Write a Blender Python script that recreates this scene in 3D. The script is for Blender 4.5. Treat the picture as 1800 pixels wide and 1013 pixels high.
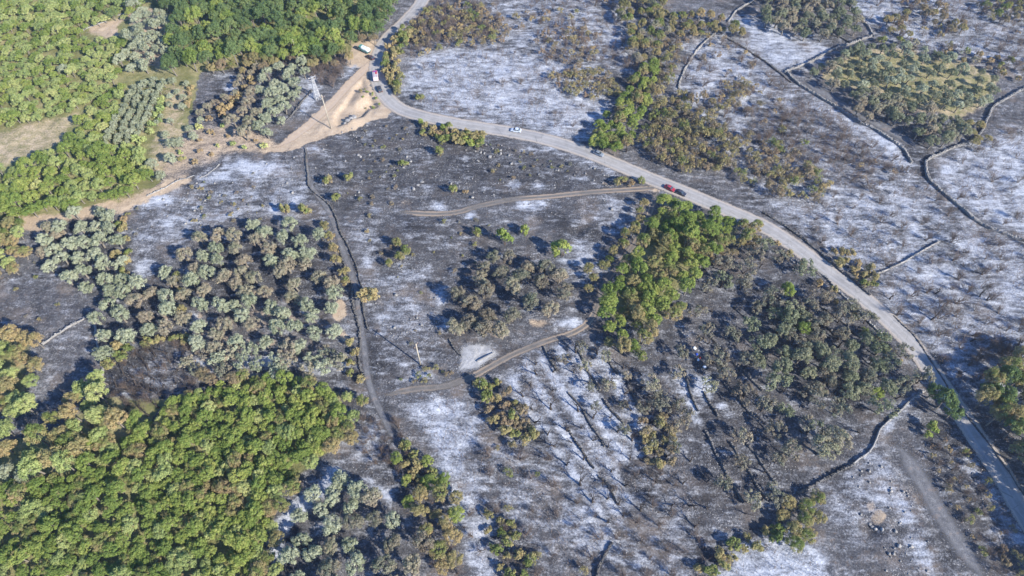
import bpy, bmesh, math, random
import numpy as np

for _o in list(bpy.data.objects):
    bpy.data.objects.remove(_o, do_unlink=True)
SC = bpy.context.scene
COL = SC.collection
R = math.radians

# ------------------------------------------------------------------ camera
FPX, CX, CY, PITCH, CAMH = 1200.0, 900.0, 506.5, R(55), 150.0
cam_d = bpy.data.cameras.new('camera')
cam = bpy.data.objects.new('camera', cam_d)
COL.objects.link(cam)
cam.location = (0, 0, CAMH)
cam.rotation_euler = (R(90) - PITCH, 0, 0)
cam_d.sensor_width = 36.0
cam_d.lens = 36.0 * FPX / 1800.0
cam_d.clip_end = 8000
SC.camera = cam

# ------------------------------------------------------------------ sky and sun
SUN_EL, SUN_AZ = R(31), R(-37.5)          # azimuth counted from +X towards +Y
world = bpy.data.worlds.new('World')
SC.world = world
world.use_nodes = True
wn = world.node_tree
wn.nodes.clear()
sky = wn.nodes.new('ShaderNodeTexSky')
sky.sky_type = 'NISHITA'
sky.sun_disc = False
sky.sun_elevation = SUN_EL
sky.sun_rotation = R(90) - SUN_AZ
sky.air_density = 1.0
sky.dust_density = 0.0
sky.ozone_density = 10.0
sky.altitude = 1500
bg = wn.nodes.new('ShaderNodeBackground')
bg.inputs['Strength'].default_value = 0.15
wo = wn.nodes.new('ShaderNodeOutputWorld')
wn.links.new(sky.outputs[0], bg.inputs[0])
wn.links.new(bg.outputs[0], wo.inputs[0])

sun_d = bpy.data.lights.new('sun', 'SUN')
sun_d.energy = 5.0
sun_d.angle = R(0.5)
sun_d.color = (1.0, 0.935, 0.83)
sun = bpy.data.objects.new('sun', sun_d)
COL.objects.link(sun)
sun.rotation_euler = (0, R(90) - SUN_EL, SUN_AZ)
sun.location = (150, -100, 200)

SC.view_settings.view_transform = 'Standard'
SC.view_settings.look = 'None'
SC.view_settings.exposure = 1.27
SC.view_settings.gamma = 1.0
SC.view_settings.use_curve_mapping = False
SC.render.engine = 'CYCLES'
SC.cycles.max_bounces = 4
SC.cycles.diffuse_bounces = 2
SC.cycles.transparent_max_bounces = 6

# ------------------------------------------------------------------ geometry helpers
CP, SP = math.cos(PITCH), math.sin(PITCH)


def un(px, py, z=0.0):
    """pixel of the photograph -> point on the horizontal plane at height z"""
    px = np.asarray(px, float); py = np.asarray(py, float)
    a = (px - CX) / FPX; b = (py - CY) / FPX
    t = (CAMH - z) / (SP + b * CP)
    return a * t, (CP - b * SP) * t


def pr(x, y, z=0.0):
    d = np.maximum(y * CP - (z - CAMH) * SP, 8.0)
    u = y * SP + (z - CAMH) * CP
    return CX + FPX * x / d, CY - FPX * u / d


def upt(p, z=0.0):
    x, y = un(p[0], p[1], z)
    return float(x), float(y)


def vnoise(x, y, seed=0):
    xi = np.floor(x).astype(np.int64); yi = np.floor(y).astype(np.int64)
    fx = x - xi; fy = y - yi
    fx = fx * fx * (3 - 2 * fx); fy = fy * fy * (3 - 2 * fy)

    def hsh(i, j):
        n = (i * 374761393 + j * 668265263 + seed * 982451653) & 0xFFFFFFFF
        n = ((n ^ (n >> 13)) * 1274126177) & 0xFFFFFFFF
        n = (n ^ (n >> 16)) & 0xFFFF
        return n / 65535.0
    a = hsh(xi, yi); b = hsh(xi + 1, yi); c = hsh(xi, yi + 1); d = hsh(xi + 1, yi + 1)
    return (a * (1 - fx) + b * fx) * (1 - fy) + (c * (1 - fx) + d * fx) * fy


def fbm(x, y, scale, octv=3, seed=0):
    x = np.asarray(x, float) / scale; y = np.asarray(y, float) / scale
    s = 0; a = 1.0; t = 0
    for k in range(octv):
        s = s + a * vnoise(x * 2 ** k + 17.3 * k, y * 2 ** k - 9.1 * k, seed + k)
        t += a; a *= 0.5
    return s / t


def catmull(pts, step):
    P = [np.array(p, float) for p in pts]
    P = [2 * P[0] - P[1]] + P + [2 * P[-1] - P[-2]]
    out = []
    for i in range(1, len(P) - 2):
        n = max(2, int(np.linalg.norm(P[i + 1] - P[i]) / step))
        for k in range(n):
            t = k / n
            out.append(0.5 * ((2 * P[i]) + (P[i + 1] - P[i - 1]) * t + (2 * P[i - 1] - 5 * P[i] + 4 * P[i + 1] - P[i + 2]) * t * t
                              + (-P[i - 1] + 3 * P[i] - 3 * P[i + 1] + P[i + 2]) * t ** 3))
    out.append(P[-2])
    return np.array(out)


def pline(px_pts, step=1.0):
    return catmull([upt(p) for p in px_pts], step)


def dist_poly(x, y, line):
    """distance of points to a polyline (vectorised over points)"""
    x = np.asarray(x, float); y = np.asarray(y, float)
    best = np.full(x.shape, 1e9)
    for (ax, ay), (bx, by) in zip(line[:-1], line[1:]):
        dx, dy = bx - ax, by - ay
        t = np.clip(((x - ax) * dx + (y - ay) * dy) / (dx * dx + dy * dy + 1e-9), 0, 1)
        best = np.minimum(best, (x - ax - t * dx) ** 2 + (y - ay - t * dy) ** 2)
    return np.sqrt(best)


def inpoly(x, y, poly):
    x = np.asarray(x, float); y = np.asarray(y, float)
    c = np.zeros(x.shape, bool)
    n = len(poly)
    for i in range(n):
        x1, y1 = poly[i]; x2, y2 = poly[i - 1]
        if y1 == y2:
            continue
        m = ((y1 > y) != (y2 > y)) & (x < (x2 - x1) * (y - y1) / (y2 - y1) + x1)
        c ^= m
    return c


def mesh_np(name, v, f, mat=None, attrs=None, smooth=False, fmat=None):
    """v (n,3), f (m,k) equal sized faces"""
    v = np.asarray(v, np.float32); f = np.asarray(f, np.int32)
    me = bpy.data.meshes.new(name)
    m, k = f.shape
    me.vertices.add(len(v)); me.vertices.foreach_set('co', v.ravel())
    me.loops.add(m * k); me.loops.foreach_set('vertex_index', f.ravel())
    me.polygons.add(m)
    me.polygons.foreach_set('loop_start', np.arange(0, m * k, k, dtype=np.int32))
    me.polygons.foreach_set('loop_total', np.full(m, k, np.int32))
    if smooth:
        me.polygons.foreach_set('use_smooth', np.ones(m, bool))
    if mat is not None:
        for mm in (mat if isinstance(mat, (list, tuple)) else [mat]):
            me.materials.append(mm)
    if fmat is not None:
        me.polygons.foreach_set('material_index', np.asarray(fmat, np.int32))
    me.update(calc_edges=True)
    for an, (dom, arr) in (attrs or {}).items():
        a = me.attributes.new(an, 'FLOAT', dom)
        a.data.foreach_set('value', np.asarray(arr, np.float32))
    return me


def link(name, me, parent=None, loc=None, **props):
    o = bpy.data.objects.new(name, me)
    COL.objects.link(o)
    if parent is not None:
        o.parent = parent
    if loc is not None:
        o.location = loc
    for k, val in props.items():
        if val is not None:
            o[k] = val
    return o


def bm_obj(name, bm, mat, parent=None, smooth=False, **props):
    me = bpy.data.meshes.new(name)
    bm.normal_update()
    bm.to_mesh(me); bm.free()
    if smooth:
        for p in me.polygons:
            p.use_smooth = True
    if mat is not None:
        me.materials.append(mat)
    return link(name, me, parent, **props)


def tubes(segs, sides=4):
    """segments (p0,p1,r0,r1) -> open prisms, one vertex/face array"""
    P0 = np.array([s[0] for s in segs], float); P1 = np.array([s[1] for s in segs], float)
    r0 = np.array([s[2] for s in segs]); r1 = np.array([s[3] for s in segs])
    d = P1 - P0
    d /= np.linalg.norm(d, axis=1, keepdims=True) + 1e-9
    ref = np.where(np.abs(d[:, 2:3]) > 0.9, np.array([[1.0, 0, 0]]), np.array([[0, 0, 1.0]]))
    a = np.cross(d, ref); a /= np.linalg.norm(a, axis=1, keepdims=True) + 1e-9
    b = np.cross(d, a)
    V = np.zeros((len(segs), 2 * sides, 3)); F = []
    for k in range(sides):
        an = 2 * math.pi * k / sides
        w = math.cos(an) * a + math.sin(an) * b
        V[:, k] = P0 + w * r0[:, None]
        V[:, sides + k] = P1 + w * r1[:, None]
    base = np.arange(len(segs))[:, None] * 2 * sides
    for k in range(sides):
        k2 = (k + 1) % sides
        F.append(base + np.array([[k, k2, sides + k2, sides + k]]))
    return V.reshape(-1, 3), np.concatenate(F)


# ------------------------------------------------------------------ materials
class NT:
    def __init__(self, name):
        self.m = bpy.data.materials.new(name)
        self.m.use_nodes = True
        self.t = self.m.node_tree
        self.t.nodes.clear()
        self.out = self.t.nodes.new('ShaderNodeOutputMaterial')

    def n(self, typ, **kw):
        nd = self.t.nodes.new(typ)
        for k, v in kw.items():
            setattr(nd, k, v)
        return nd

    def set(self, sock, v):
        if hasattr(v, 'is_output') or isinstance(v, bpy.types.NodeSocket):
            self.t.links.new(v, sock)
        else:
            sock.default_value = v

    def math(self, op, a, b=0.0, c=None, clamp=False):
        nd = self.n('ShaderNodeMath', operation=op, use_clamp=clamp)
        self.set(nd.inputs[0], a); self.set(nd.inputs[1], b)
        if c is not None:
            self.set(nd.inputs[2], c)
        return nd.outputs[0]

    def mix(self, f, a, b):
        nd = self.n('ShaderNodeMix', data_type='RGBA')
        self.set(nd.inputs[0], f)
        self.set(nd.inputs[6], a if not isinstance(a, tuple) else (*a, 1)[:4])
        self.set(nd.inputs[7], b if not isinstance(b, tuple) else (*b, 1)[:4])
        return nd.outputs[2]

    def noise(self, scale, detail=3, rough=0.55, vec=None, dist=0.0):
        nd = self.n('ShaderNodeTexNoise')
        nd.inputs['Scale'].default_value = scale
        nd.inputs['Detail'].default_value = detail
        nd.inputs['Roughness'].default_value = rough
        nd.inputs['Distortion'].default_value = dist
        self.set(nd.inputs['Vector'], vec if vec is not None else self.pos())
        return nd.outputs[0]

    def pos(self):
        if not hasattr(self, '_p'):
            self._p = self.n('ShaderNodeNewGeometry').outputs['Position']
        return self._p

    def obj(self):
        if not hasattr(self, '_ob'):
            self._ob = self.n('ShaderNodeTexCoord').outputs['Object']
        return self._ob

    def attr(self, name):
        nd = self.n('ShaderNodeAttribute', attribute_name=name)
        return nd.outputs['Fac']

    def step(self, v, lo, hi):
        nd = self.n('ShaderNodeMapRange', interpolation_type='SMOOTHSTEP')
        self.set(nd.inputs[0], v)
        nd.inputs[1].default_value = lo; nd.inputs[2].default_value = hi
        return nd.outputs[0]

    def ramp(self, f, stops):
        nd = self.n('ShaderNodeValToRGB')
        el = nd.color_ramp.elements
        while len(el) < len(stops):
            el.new(0.5)
        for e, (p, c) in zip(el, stops):
            e.position = p; e.color = (*c, 1)
        self.set(nd.inputs[0], f)
        return nd.outputs[0]

    def rand(self):
        return self.n('ShaderNodeObjectInfo').outputs['Random']

    def bump(self, h, strength, dist):
        nd = self.n('ShaderNodeBump')
        nd.inputs['Strength'].default_value = strength
        nd.inputs['Distance'].default_value = dist
        self.set(nd.inputs['Height'], h)
        return nd.outputs[0]

    def done(self, col, rough=0.9, metal=0.0, spec=0.15, normal=None):
        b = self.n('ShaderNodeBsdfPrincipled')
        self.set(b.inputs['Base Color'], col if not isinstance(col, tuple) else (*col, 1)[:4])
        self.set(b.inputs['Roughness'], rough)
        b.inputs['Metallic'].default_value = metal
        b.inputs['Specular IOR Level'].default_value = spec
        if normal is not None:
            self.set(b.inputs['Normal'], normal)
        self.t.links.new(b.outputs[0], self.out.inputs[0])
        self.b = b
        return self.m


def plain(name, c, rough=0.6, metal=0.0, spec=0.3, var=0.12):
    t = NT(name)
    n = t.noise(3.0, 3, vec=t.obj())
    d = tuple(max(0, k * (1 - var)) for k in c); l = tuple(min(1, k * (1 + var)) for k in c)
    return t.done(t.mix(n, d, l), rough, metal, spec)


def leafmat(name, stops, trans=0.36, wrand=0.32, scorch=0.0):
    """foliage: colour from per-leaf tint and per-plant variation"""
    t = NT(name)
    tint = t.attr('tint')
    f = t.math('ADD', t.math('MULTIPLY', tint, 1 - wrand), t.math('MULTIPLY', t.rand(), wrand))
    big = t.noise(0.07, 2)
    f = t.math('ADD', f, t.math('MULTIPLY', t.math('SUBTRACT', big, 0.5), 0.9), clamp=True)
    if scorch:   # fire browns a crown from below
        gen = t.n('ShaderNodeTexCoord').outputs['Generated']
        sep = t.n('ShaderNodeSeparateXYZ'); t.set(sep.inputs[0], gen)
        f = t.math('ADD', f, t.math('MULTIPLY', t.math('SUBTRACT', 0.6, sep.outputs[2]), scorch), clamp=True)
    col = t.ramp(f, stops)
    d = t.n('ShaderNodeBsdfDiffuse'); t.set(d.inputs[0], col)
    tr = t.n('ShaderNodeBsdfTranslucent'); t.set(tr.inputs[0], col)
    mx = t.n('ShaderNodeMixShader'); mx.inputs[0].default_value = trans
    t.t.links.new(d.outputs[0], mx.inputs[1]); t.t.links.new(tr.outputs[0], mx.inputs[2])
    t.t.links.new(mx.outputs[0], t.out.inputs[0])
    return t.m


LM = {
    'olive': leafmat('olive_leaf', [(0.1, (0.210, 0.236, 0.147)), (0.5, (0.326, 0.352, 0.236)), (0.9, (0.399, 0.415, 0.294))]),
    'olive_dark': leafmat('olive_leaf_dark', [(0.1, (0.135, 0.16, 0.095)), (0.5, (0.205, 0.225, 0.14)), (0.9, (0.265, 0.26, 0.17))]),
    'olive_scorched': leafmat('olive_leaf_scorched', [(0.05, (0.221, 0.231, 0.147)), (0.4, (0.304, 0.284, 0.200)), (0.7, (0.326, 0.278, 0.200)), (0.95, (0.263, 0.215, 0.158))], scorch=.5),
    'olive_ash': leafmat('olive_leaf_smoky', [(0.05, (0.135, 0.155, 0.105)), (0.4, (0.205, 0.20, 0.15)), (0.7, (0.225, 0.195, 0.145)), (0.95, (0.165, 0.135, 0.10))], scorch=.5),
    'green': leafmat('broad_leaf_green', [(0.1, (0.126, 0.186, 0.050)), (0.5, (0.216, 0.276, 0.074)), (0.9, (0.354, 0.372, 0.114))]),
    'dark': leafmat('oak_leaf_dark', [(0.1, (0.090, 0.140, 0.058)), (0.55, (0.146, 0.202, 0.081)), (0.95, (0.230, 0.263, 0.101))]),
    'light': leafmat('maquis_leaf_light', [(0.1, (0.201, 0.259, 0.098)), (0.5, (0.316, 0.368, 0.138)), (0.9, (0.448, 0.448, 0.190))]),
    'yellow': leafmat('leaf_scorched_yellow', [(0.1, (0.202, 0.202, 0.090)), (0.5, (0.319, 0.274, 0.134)), (0.9, (0.392, 0.297, 0.151))], scorch=.5),
    'brown': leafmat('leaf_scorched_brown', [(0.1, (0.205, 0.184, 0.108)), (0.5, (0.275, 0.221, 0.140)), (0.9, (0.270, 0.194, 0.130))], scorch=.5),
    'mixed': leafmat('leaf_half_scorched', [(0.05, (0.127, 0.172, 0.055)), (0.35, (0.213, 0.236, 0.086)), (0.6, (0.305, 0.270, 0.127)), (0.9, (0.322, 0.241, 0.138))], scorch=.8),
}


def barkmat(name, a, b):
    t = NT(name)
    return t.done(t.mix(t.noise(2.5, 3, vec=t.obj()), a, b), 0.95)


BARK = barkmat('olive_bark', (0.10, 0.085, 0.07), (0.22, 0.20, 0.17))
CHAR = barkmat('charred_bark', (0.018, 0.017, 0.018), (0.075, 0.062, 0.055))
TWIG = barkmat('scorched_twig', (0.075, 0.062, 0.056), (0.19, 0.145, 0.12))


def stonemat(name, a, b, c):
    t = NT(name)
    n = t.noise(1.3, 4)
    n2 = t.noise(0.25, 2)
    col = t.mix(t.step(n2, 0.35, 0.65), t.mix(n, a, b), t.mix(n, a, c))
    return t.done(col, 0.95, normal=t.bump(t.noise(5, 3), 0.5, 0.1))


STONE = stonemat('dry_stone', (0.09, 0.088, 0.085), (0.28, 0.27, 0.255), (0.42, 0.40, 0.37))
PALE_STONE = stonemat('limestone', (0.12, 0.117, 0.115), (0.28, 0.272, 0.26), (0.36, 0.345, 0.325))
SOOT_STONE = stonemat('sooty_stone', (0.03, 0.03, 0.03), (0.12, 0.115, 0.11), (0.20, 0.19, 0.18))

# ------------------------------------------------------------------ roads and tracks (pixel courses)
ROAD_PX = [(850, -150), (805, -85), (775, -40), (748, -8), (735, 13), (707, 43), (688, 60), (673, 80), (664, 104), (662, 128), (668, 150), (682, 174), (707, 193),
           (748, 206), (800, 217), (850, 225), (900, 233), (950, 243), (1000, 257), (1050, 275), (1100, 296), (1150, 317),
           (1200, 337), (1250, 358), (1300, 379), (1350, 402), (1390, 428), (1427, 455), (1463, 483), (1499, 509), (1550, 552),
           (1607, 610), (1645, 664), (1681, 716), (1720, 774), (1761, 834), (1791, 888), (1835, 960), (1880, 1040), (1930, 1140)]
ROAD = pline(ROAD_PX, 1.0)
TRACKS = {   # name: (pixel course, width m, look)
    'yard_road': ([(660, 100), (640, 122), (610, 152), (580, 185), (545, 218), (508, 246), (480, 262)], 2.9, 'earth'),
    'field_track': ([(1170, 326), (1140, 331), (1100, 334), (1040, 338), (960, 346), (900, 351), (840, 363), (800, 374), (750, 376), (690, 371)], 2.1, 'ruts'),
    'grove_track': ([(662, 702), (690, 692), (730, 684), (780, 679), (830, 662), (865, 643), (905, 622), (960, 600), (1005, 586), (1035, 566), (1050, 535),
                     (1062, 500), (1090, 462), (1122, 420), (1140, 380), (1152, 345), (1162, 328)], 1.9, 'ruts'),
    'walled_path': ([(537, 250), (538, 290), (548, 328), (572, 362), (588, 395), (603, 440), (616, 475), (628, 520), (632, 560), (640, 610), (646, 660), (658, 700), (680, 745), (705, 800)], 1.9, 'ash'),
    'field_lane': ([(1560, 770), (1590, 800), (1625, 855), (1660, 915), (1700, 975), (1745, 1040)], 4.6, 'ash'),
    'wall_lane': ([(1405, 140), (1440, 160), (1500, 195), (1550, 222), (1600, 250), (1625, 272)], 4.2, 'ash'),
}
TLINES = {k: pline(v[0], 1.2) for k, v in TRACKS.items()}
ROAD_C = ROAD[::4]


def flatmask(x, y):
    m = np.clip((dist_poly(x, y, ROAD_C) - 3.2) / 2.5, 0, 1)
    for k, l in TLINES.items():
        m = np.minimum(m, np.clip((dist_poly(x, y, l[::3]) - TRACKS[k][1] * 0.62) / 2.0, 0, 1))
    return m * m * (3 - 2 * m)


MOUNDS = [  # pixel, radius m, height m (spoil heaps, pits)
    ((1548, 918), 2.4, 0.9), ((1534, 926), 2.2, -1.3), ((636, 168), 3.2, 1.4), ((630, 180), 2.5, 1.0),
    ((617, 212), 3.0, 1.3), ((1018, 408), 2.2, -0.9), ((1025, 412), 1.6, 0.6), ((735, 420), 7.0, 1.0), ((960, 415), 6, 0.6), ((640, 92), 4, 0.1),
]


YARD = [upt(p) for p in [(646, 122), (641, 140), (651, 162), (674, 187), (650, 192), (640, 206), (612, 220), (588, 224), (582, 206), (600, 184), (622, 152)]]


def hgt(x, y):
    x = np.asarray(x, float); y = np.asarray(y, float)
    m = flatmask(x, y)
    h = 0.9 * (fbm(x, y, 22, 2, 3) - 0.5) + 0.55 * (fbm(x, y, 5.0, 2, 9) - 0.5) + 0.32 * (fbm(x, y, 1.4, 2, 21) - 0.5)
    for p, r, k in MOUNDS:
        a, b = upt(p)
        h = h + k * np.exp(-((x - a) ** 2 + (y - b) ** 2) / (r * r))
    inside = inpoly(x, y, YARD)
    if inside.any():
        e = np.zeros_like(h)
        xi, yi = x[inside], y[inside]
        e[inside] = np.clip(dist_poly(xi, yi, YARD + YARD[:1]) / 1.3, 0, 1) * (0.95 + 0.6 * (fbm(xi, yi, 6, 2, 77) - .5))
        h = h - e
    return h * m


# ------------------------------------------------------------------ ground cover masks
GX0, GY0, GS = -240, -240, 2
GW, GH = 1140, 860
_gx, _gy = np.meshgrid(GX0 + GS * np.arange(GW), GY0 + GS * np.arange(GH))


def boxblur(a, r):
    for _ in range(2):
        for ax in (0, 1):
            p = np.pad(a, [(r + 1, r) if k == ax else (0, 0) for k in (0, 1)], mode='edge')
            c = np.cumsum(p, axis=ax)
            n = a.shape[ax]
            a = (np.take(c, np.arange(2 * r + 1, 2 * r + 1 + n), axis=ax) - np.take(c, np.arange(0, n), axis=ax)) / (2 * r + 1)
    return a


LAY = {k: np.zeros((GH, GW)) for k in ('ash', 'soil', 'grass', 'soot')}


def zone(layer, poly, val, feather=8):
    p = np.array(poly, float)
    x0, y0 = p.min(0) - 4 * feather; x1, y1 = p.max(0) + 4 * feather
    i0 = max(0, int((x0 - GX0) / GS)); i1 = min(GW, int((x1 - GX0) / GS) + 2)
    j0 = max(0, int((y0 - GY0) / GS)); j1 = min(GH, int((y1 - GY0) / GS) + 2)
    m = inpoly(_gx[j0:j1, i0:i1], _gy[j0:j1, i0:i1], poly).astype(float)
    m = boxblur(m, max(1, int(feather / GS)))
    A = LAY[layer][j0:j1, i0:i1]
    LAY[layer][j0:j1, i0:i1] = A * (1 - m) + val * m


def blob(layer, x, y, rx, ry, val, feather=5, ang=0.0):
    pts = []
    rg = random.Random(int(x * 7 + y))
    for k in range(14):
        a = 2 * math.pi * k / 14; q = 0.75 + 0.5 * rg.random()
        u, v = rx * q * math.cos(a), ry * q * math.sin(a)
        pts.append((x + u * math.cos(ang) - v * math.sin(ang), y + u * math.sin(ang) + v * math.cos(ang)))
    zone(layer, pts, val, feather)


def stroke(layer, pts, w, val, feather=5):
    P = np.array(pts, float)
    L, Rr = [], []
    for i in range(len(P)):
        d = P[min(i + 1, len(P) - 1)] - P[max(i - 1, 0)]
        n = np.array([-d[1], d[0]]) / (np.linalg.norm(d) + 1e-6) * w / 2
        L.append(tuple(P[i] + n)); Rr.append(tuple(P[i] - n))
    zone(layer, L + Rr[::-1], val, feather)


# general level of pale ash over the burnt ground
zone('ash', [(-240, -240), (2040, -240), (2040, 1480), (-240, 1480)], 0.27, 2)
# ash field inside the bend of the road
zone('ash', [(705, 110), (760, 78), (850, 66), (960, 95), (1050, 120), (1075, 170), (1055, 235), (1030, 250), (950, 232), (850, 214), (760, 192), (705, 165)], 0.72, 14)
zone('ash', [(880, -60), (1110, -60), (1120, 60), (1130, 140), (1060, 120), (960, 90), (860, 60)], 0.55, 18)
blob('ash', 980, 60, 60, 22, 0.72, 12); blob('ash', 1080, 60, 30, 40, 0.68, 10)
zone('ash', [(1180, 60), (1290, 60), (1400, 150), (1520, 230), (1600, 290), (1700, 375), (1650, 425), (1530, 490), (1500, 488), (1400, 405), (1330, 350), (1280, 300), (1200, 200)], 0.56, 18)
zone('ash', [(1200, 110), (1260, 70), (1330, 110), (1330, 190), (1230, 190)], 0.68, 14)
stroke('ash', [(1430, 190), (1490, 225), (1560, 255), (1590, 290)], 26, 0.92, 8)
zone('ash', [(1400, 370), (1470, 325), (1560, 340), (1660, 390), (1640, 425), (1560, 470), (1500, 460)], 0.66, 14)
zone('ash', [(1285, 30), (1330, 25), (1420, 75), (1500, 78), (1385, 130), (1330, 95)], 0.75, 10)
zone('ash', [(1480, -60), (2000, -60), (2000, 80), (1760, 90), (1600, 90), (1540, 60)], 0.58, 16)
stroke('ash', [(1500, 0), (1560, 40), (1640, 70), (1800, 110)], 26, 0.72, 10)
zone('ash', [(1640, 285), (1720, 250), (1900, 200), (1960, 430), (1800, 418), (1700, 365), (1645, 325)], 0.72, 10)
zone('ash', [(1540, 500), (1700, 395), (1800, 430), (1990, 430), (1990, 640), (1800, 690), (1760, 745), (1700, 690), (1620, 600), (1560, 540)], 0.68, 12)
zone('ash', [(1690, 600), (1800, 560), (1800, 640), (1720, 700)], 0.5, 20)
# burnt slope between road and track: sooty
zone('soot', [(545, 235), (640, 215), (740, 225), (880, 255), (1100, 310), (1130, 330), (1000, 345), (800, 358), (650, 362), (560, 330)], 0.75, 18)
zone('ash', [(545, 235), (640, 215), (740, 225), (880, 255), (1100, 310), (1130, 330), (1000, 345), (800, 358), (650, 362), (560, 330)], 0.27, 14)
stroke('ash', [(930, 255), (1000, 270), (1080, 300)], 12, 0.66, 6)
zone('soot', [(640, 365), (800, 375), (900, 400), (950, 460), (800, 480), (680, 490), (640, 450)], 0.65, 20)
zone('soot', [(700, 230), (880, 250), (1040, 300), (1120, 335), (960, 330), (800, 300)], 0.9, 20)
for b in [(770, 363, 14, 6, .98), (830, 379, 9, 7, .98), (660, 371, 13, 4, .98), (905, 325, 16, 7, .75), (945, 328, 9, 6, .97), (935, 360, 30, 10, .75), (1020, 315, 14, 6, .7),
          (1030, 460, 45, 35, .55), (1080, 380, 45, 40, .5), (640, 410, 25, 30, .48), (650, 455, 10, 22, .72), (800, 440, 20, 12, .5), (730, 270, 26, 8, .5),
          (850, 610, 1, 1, .5), (700, 640, 30, 14, .55), (740, 660, 22, 9, .8), (1000, 568, 32, 8, .92), (480, 365, 14, 14, .85), (520, 352, 16, 8, .85), (560, 265, 20, 5, .7),
          (450, 300, 70, 14, .80), (380, 312, 30, 8, .85), (275, 355, 36, 11, .82), (240, 405, 26, 12, .62), (430, 340, 70, 22, .58), (255, 470, 18, 16, .7), (345, 480, 30, 25, .7),
          (65, 412, 12, 5, .98), (170, 115, 8, 6, .95), (405, 150, 16, 18, .7), (395, 135, 25, 12, .5), (610, 130, 14, 6, .92), (620, 110, 10, 9, .92), (545, 150, 30, 30, .62), (540, 185, 14, 26, .8),
          (560, 650, 40, 10, .6), (600, 640, 10, 8, .9), (470, 640, 60, 10, .72), (350, 640, 20, 16, .75), (340, 560, 14, 14, .85), (120, 615, 50, 40, .30), (80, 560, 70, 30, .2),
          (265, 660, 40, 22, .5), (235, 705, 40, 14, .55), (700, 520, 60, 30, .5), (690, 570, 60, 30, .42), (760, 530, 20, 18, .8), (780, 580, 12, 10, .8)]:
    blob('ash', *b)
# the terraces below the grove track
zone('ash', [(890, 640), (960, 612), (1060, 600), (1120, 640), (1190, 690), (1200, 760), (1160, 900), (1100, 960), (1040, 900), (960, 760)], 0.36, 12)
for s in [[(895, 655), (925, 705), (955, 755), (990, 805), (1030, 865), (1065, 920), (1090, 960)], [(918, 636), (958, 700), (988, 756), (1032, 823), (1075, 886), (1110, 940)],
          [(945, 618), (965, 652), (1002, 708), (1033, 760), (1055, 795), (1085, 845), (1110, 890)], [(975, 608), (990, 642), (1018, 690), (1063, 755), (1100, 812)],
          [(1002, 612), (1026, 656), (1049, 702), (1085, 748), (1125, 800)], [(1048, 612), (1070, 652), (1094, 692), (1120, 738), (1145, 785)], [(1195, 655), (1206, 695), (1230, 745)],
          [(880, 720), (930, 790), (990, 870), (1040, 930)], [(870, 780), (930, 860), (1000, 930), (1070, 985)], [(860, 850), (920, 920), (980, 975)]]:
    stroke('ash', s, 12, 1.05, 6)
blob('ash', 1240, 683, 22, 22, .96); blob('ash', 1270, 710, 10, 8, .9)
zone('ash', [(700, 715), (760, 700), (820, 700), (850, 740), (830, 790), (780, 790), (730, 740)], 0.72, 12)
stroke('ash', [(770, 740), (790, 800), (810, 860), (835, 930), (860, 1013)], 44, 0.80, 12)
stroke('ash', [(830, 820), (870, 870), (960, 930), (1060, 960)], 70, 0.5, 20)
zone('ash', [(850, 740), (960, 780), (1040, 900), (1000, 960), (880, 880)], 0.45, 16)
stroke('ash', [(980, 900), (1060, 950), (1100, 975)], 40, 0.66, 14)
stroke('ash', [(486, 1000), (488, 930), (520, 890), (560, 860), (592, 822)], 26, 0.95, 7)
zone('ash', [(610, 760), (680, 740), (700, 800), (660, 830), (620, 810)], 0.6, 12)
stroke('ash', [(640, 840), (672, 868), (690, 885)], 14, 0.92, 5)
zone('ash', [(1260, 1200), (1270, 985), (1340, 945), (1390, 930), (1440, 965), (1470, 1013), (1500, 1200)], 0.85, 12)
zone('ash', [(1440, 880), (1500, 820), (1560, 780), (1580, 830), (1560, 900), (1480, 930)], 0.58, 14)
stroke('ash', [(1550, 760), (1590, 715), (1615, 695)], 12, 0.9, 5)
stroke('ash', [(1530, 790), (1560, 850), (1600, 930), (1640, 1010), (1660, 1060)], 22, 0.72, 8)
stroke('ash', [(1690, 800), (1730, 860), (1770, 920), (1800, 960)], 22, 0.75, 8)
zone('soot', [(1250, 460), (1350, 425), (1520, 530), (1620, 680), (1540, 750), (1470, 800), (1330, 720), (1210, 560)], 0.55, 20)

zone('soot', [(780, 470), (1000, 470), (1020, 540), (800, 600)], 0.75, 14)
# soil
zone('soil', [(658, 104), (650, 125), (652, 150), (670, 174), (694, 196), (672, 206), (652, 214), (630, 230), (575, 238), (545, 248), (515, 264), (455, 272), (500, 246), (555, 203), (600, 160)], 1.0, 3)
zone('soil', [(400, 225), (440, 215), (475, 240), (500, 262), (460, 272), (410, 268), (360, 290), (350, 270)], 0.6, 8)
zone('soil', [(604, 98), (620, 76), (650, 68), (670, 74), (664, 105), (640, 116), (606, 116)], 0.8, 5)
zone('soil', [(270, 245), (310, 225), (400, 205), (440, 235), (480, 262), (400, 275), (345, 300), (300, 325), (270, 325), (255, 285)], 0.50, 14)
zone('soil', [(290, 140), (350, 150), (330, 200), (310, 255), (260, 262), (275, 205)], 0.47, 10)
zone('soil', [(20, 405), (40, 380), (130, 372), (200, 352), (330, 310), (345, 318), (250, 355), (190, 378), (100, 392), (60, 408)], 0.88, 6)
zone('soil', [(235, 12), (260, 5), (300, 28), (300, 60), (285, 120), (235, 120), (230, 60)], 0.7, 8)
zone('soil', [(150, 50), (185, 38), (212, 30), (240, 10), (245, 20), (210, 45), (205, 70), (150, 58)], 0.75, 4)
zone('soil', [(1440, 130), (1500, 90), (1560, 85), (1690, 105), (1755, 140), (1735, 185), (1690, 210), (1600, 190), (1540, 158), (1470, 155)], 0.92, 9)
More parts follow.
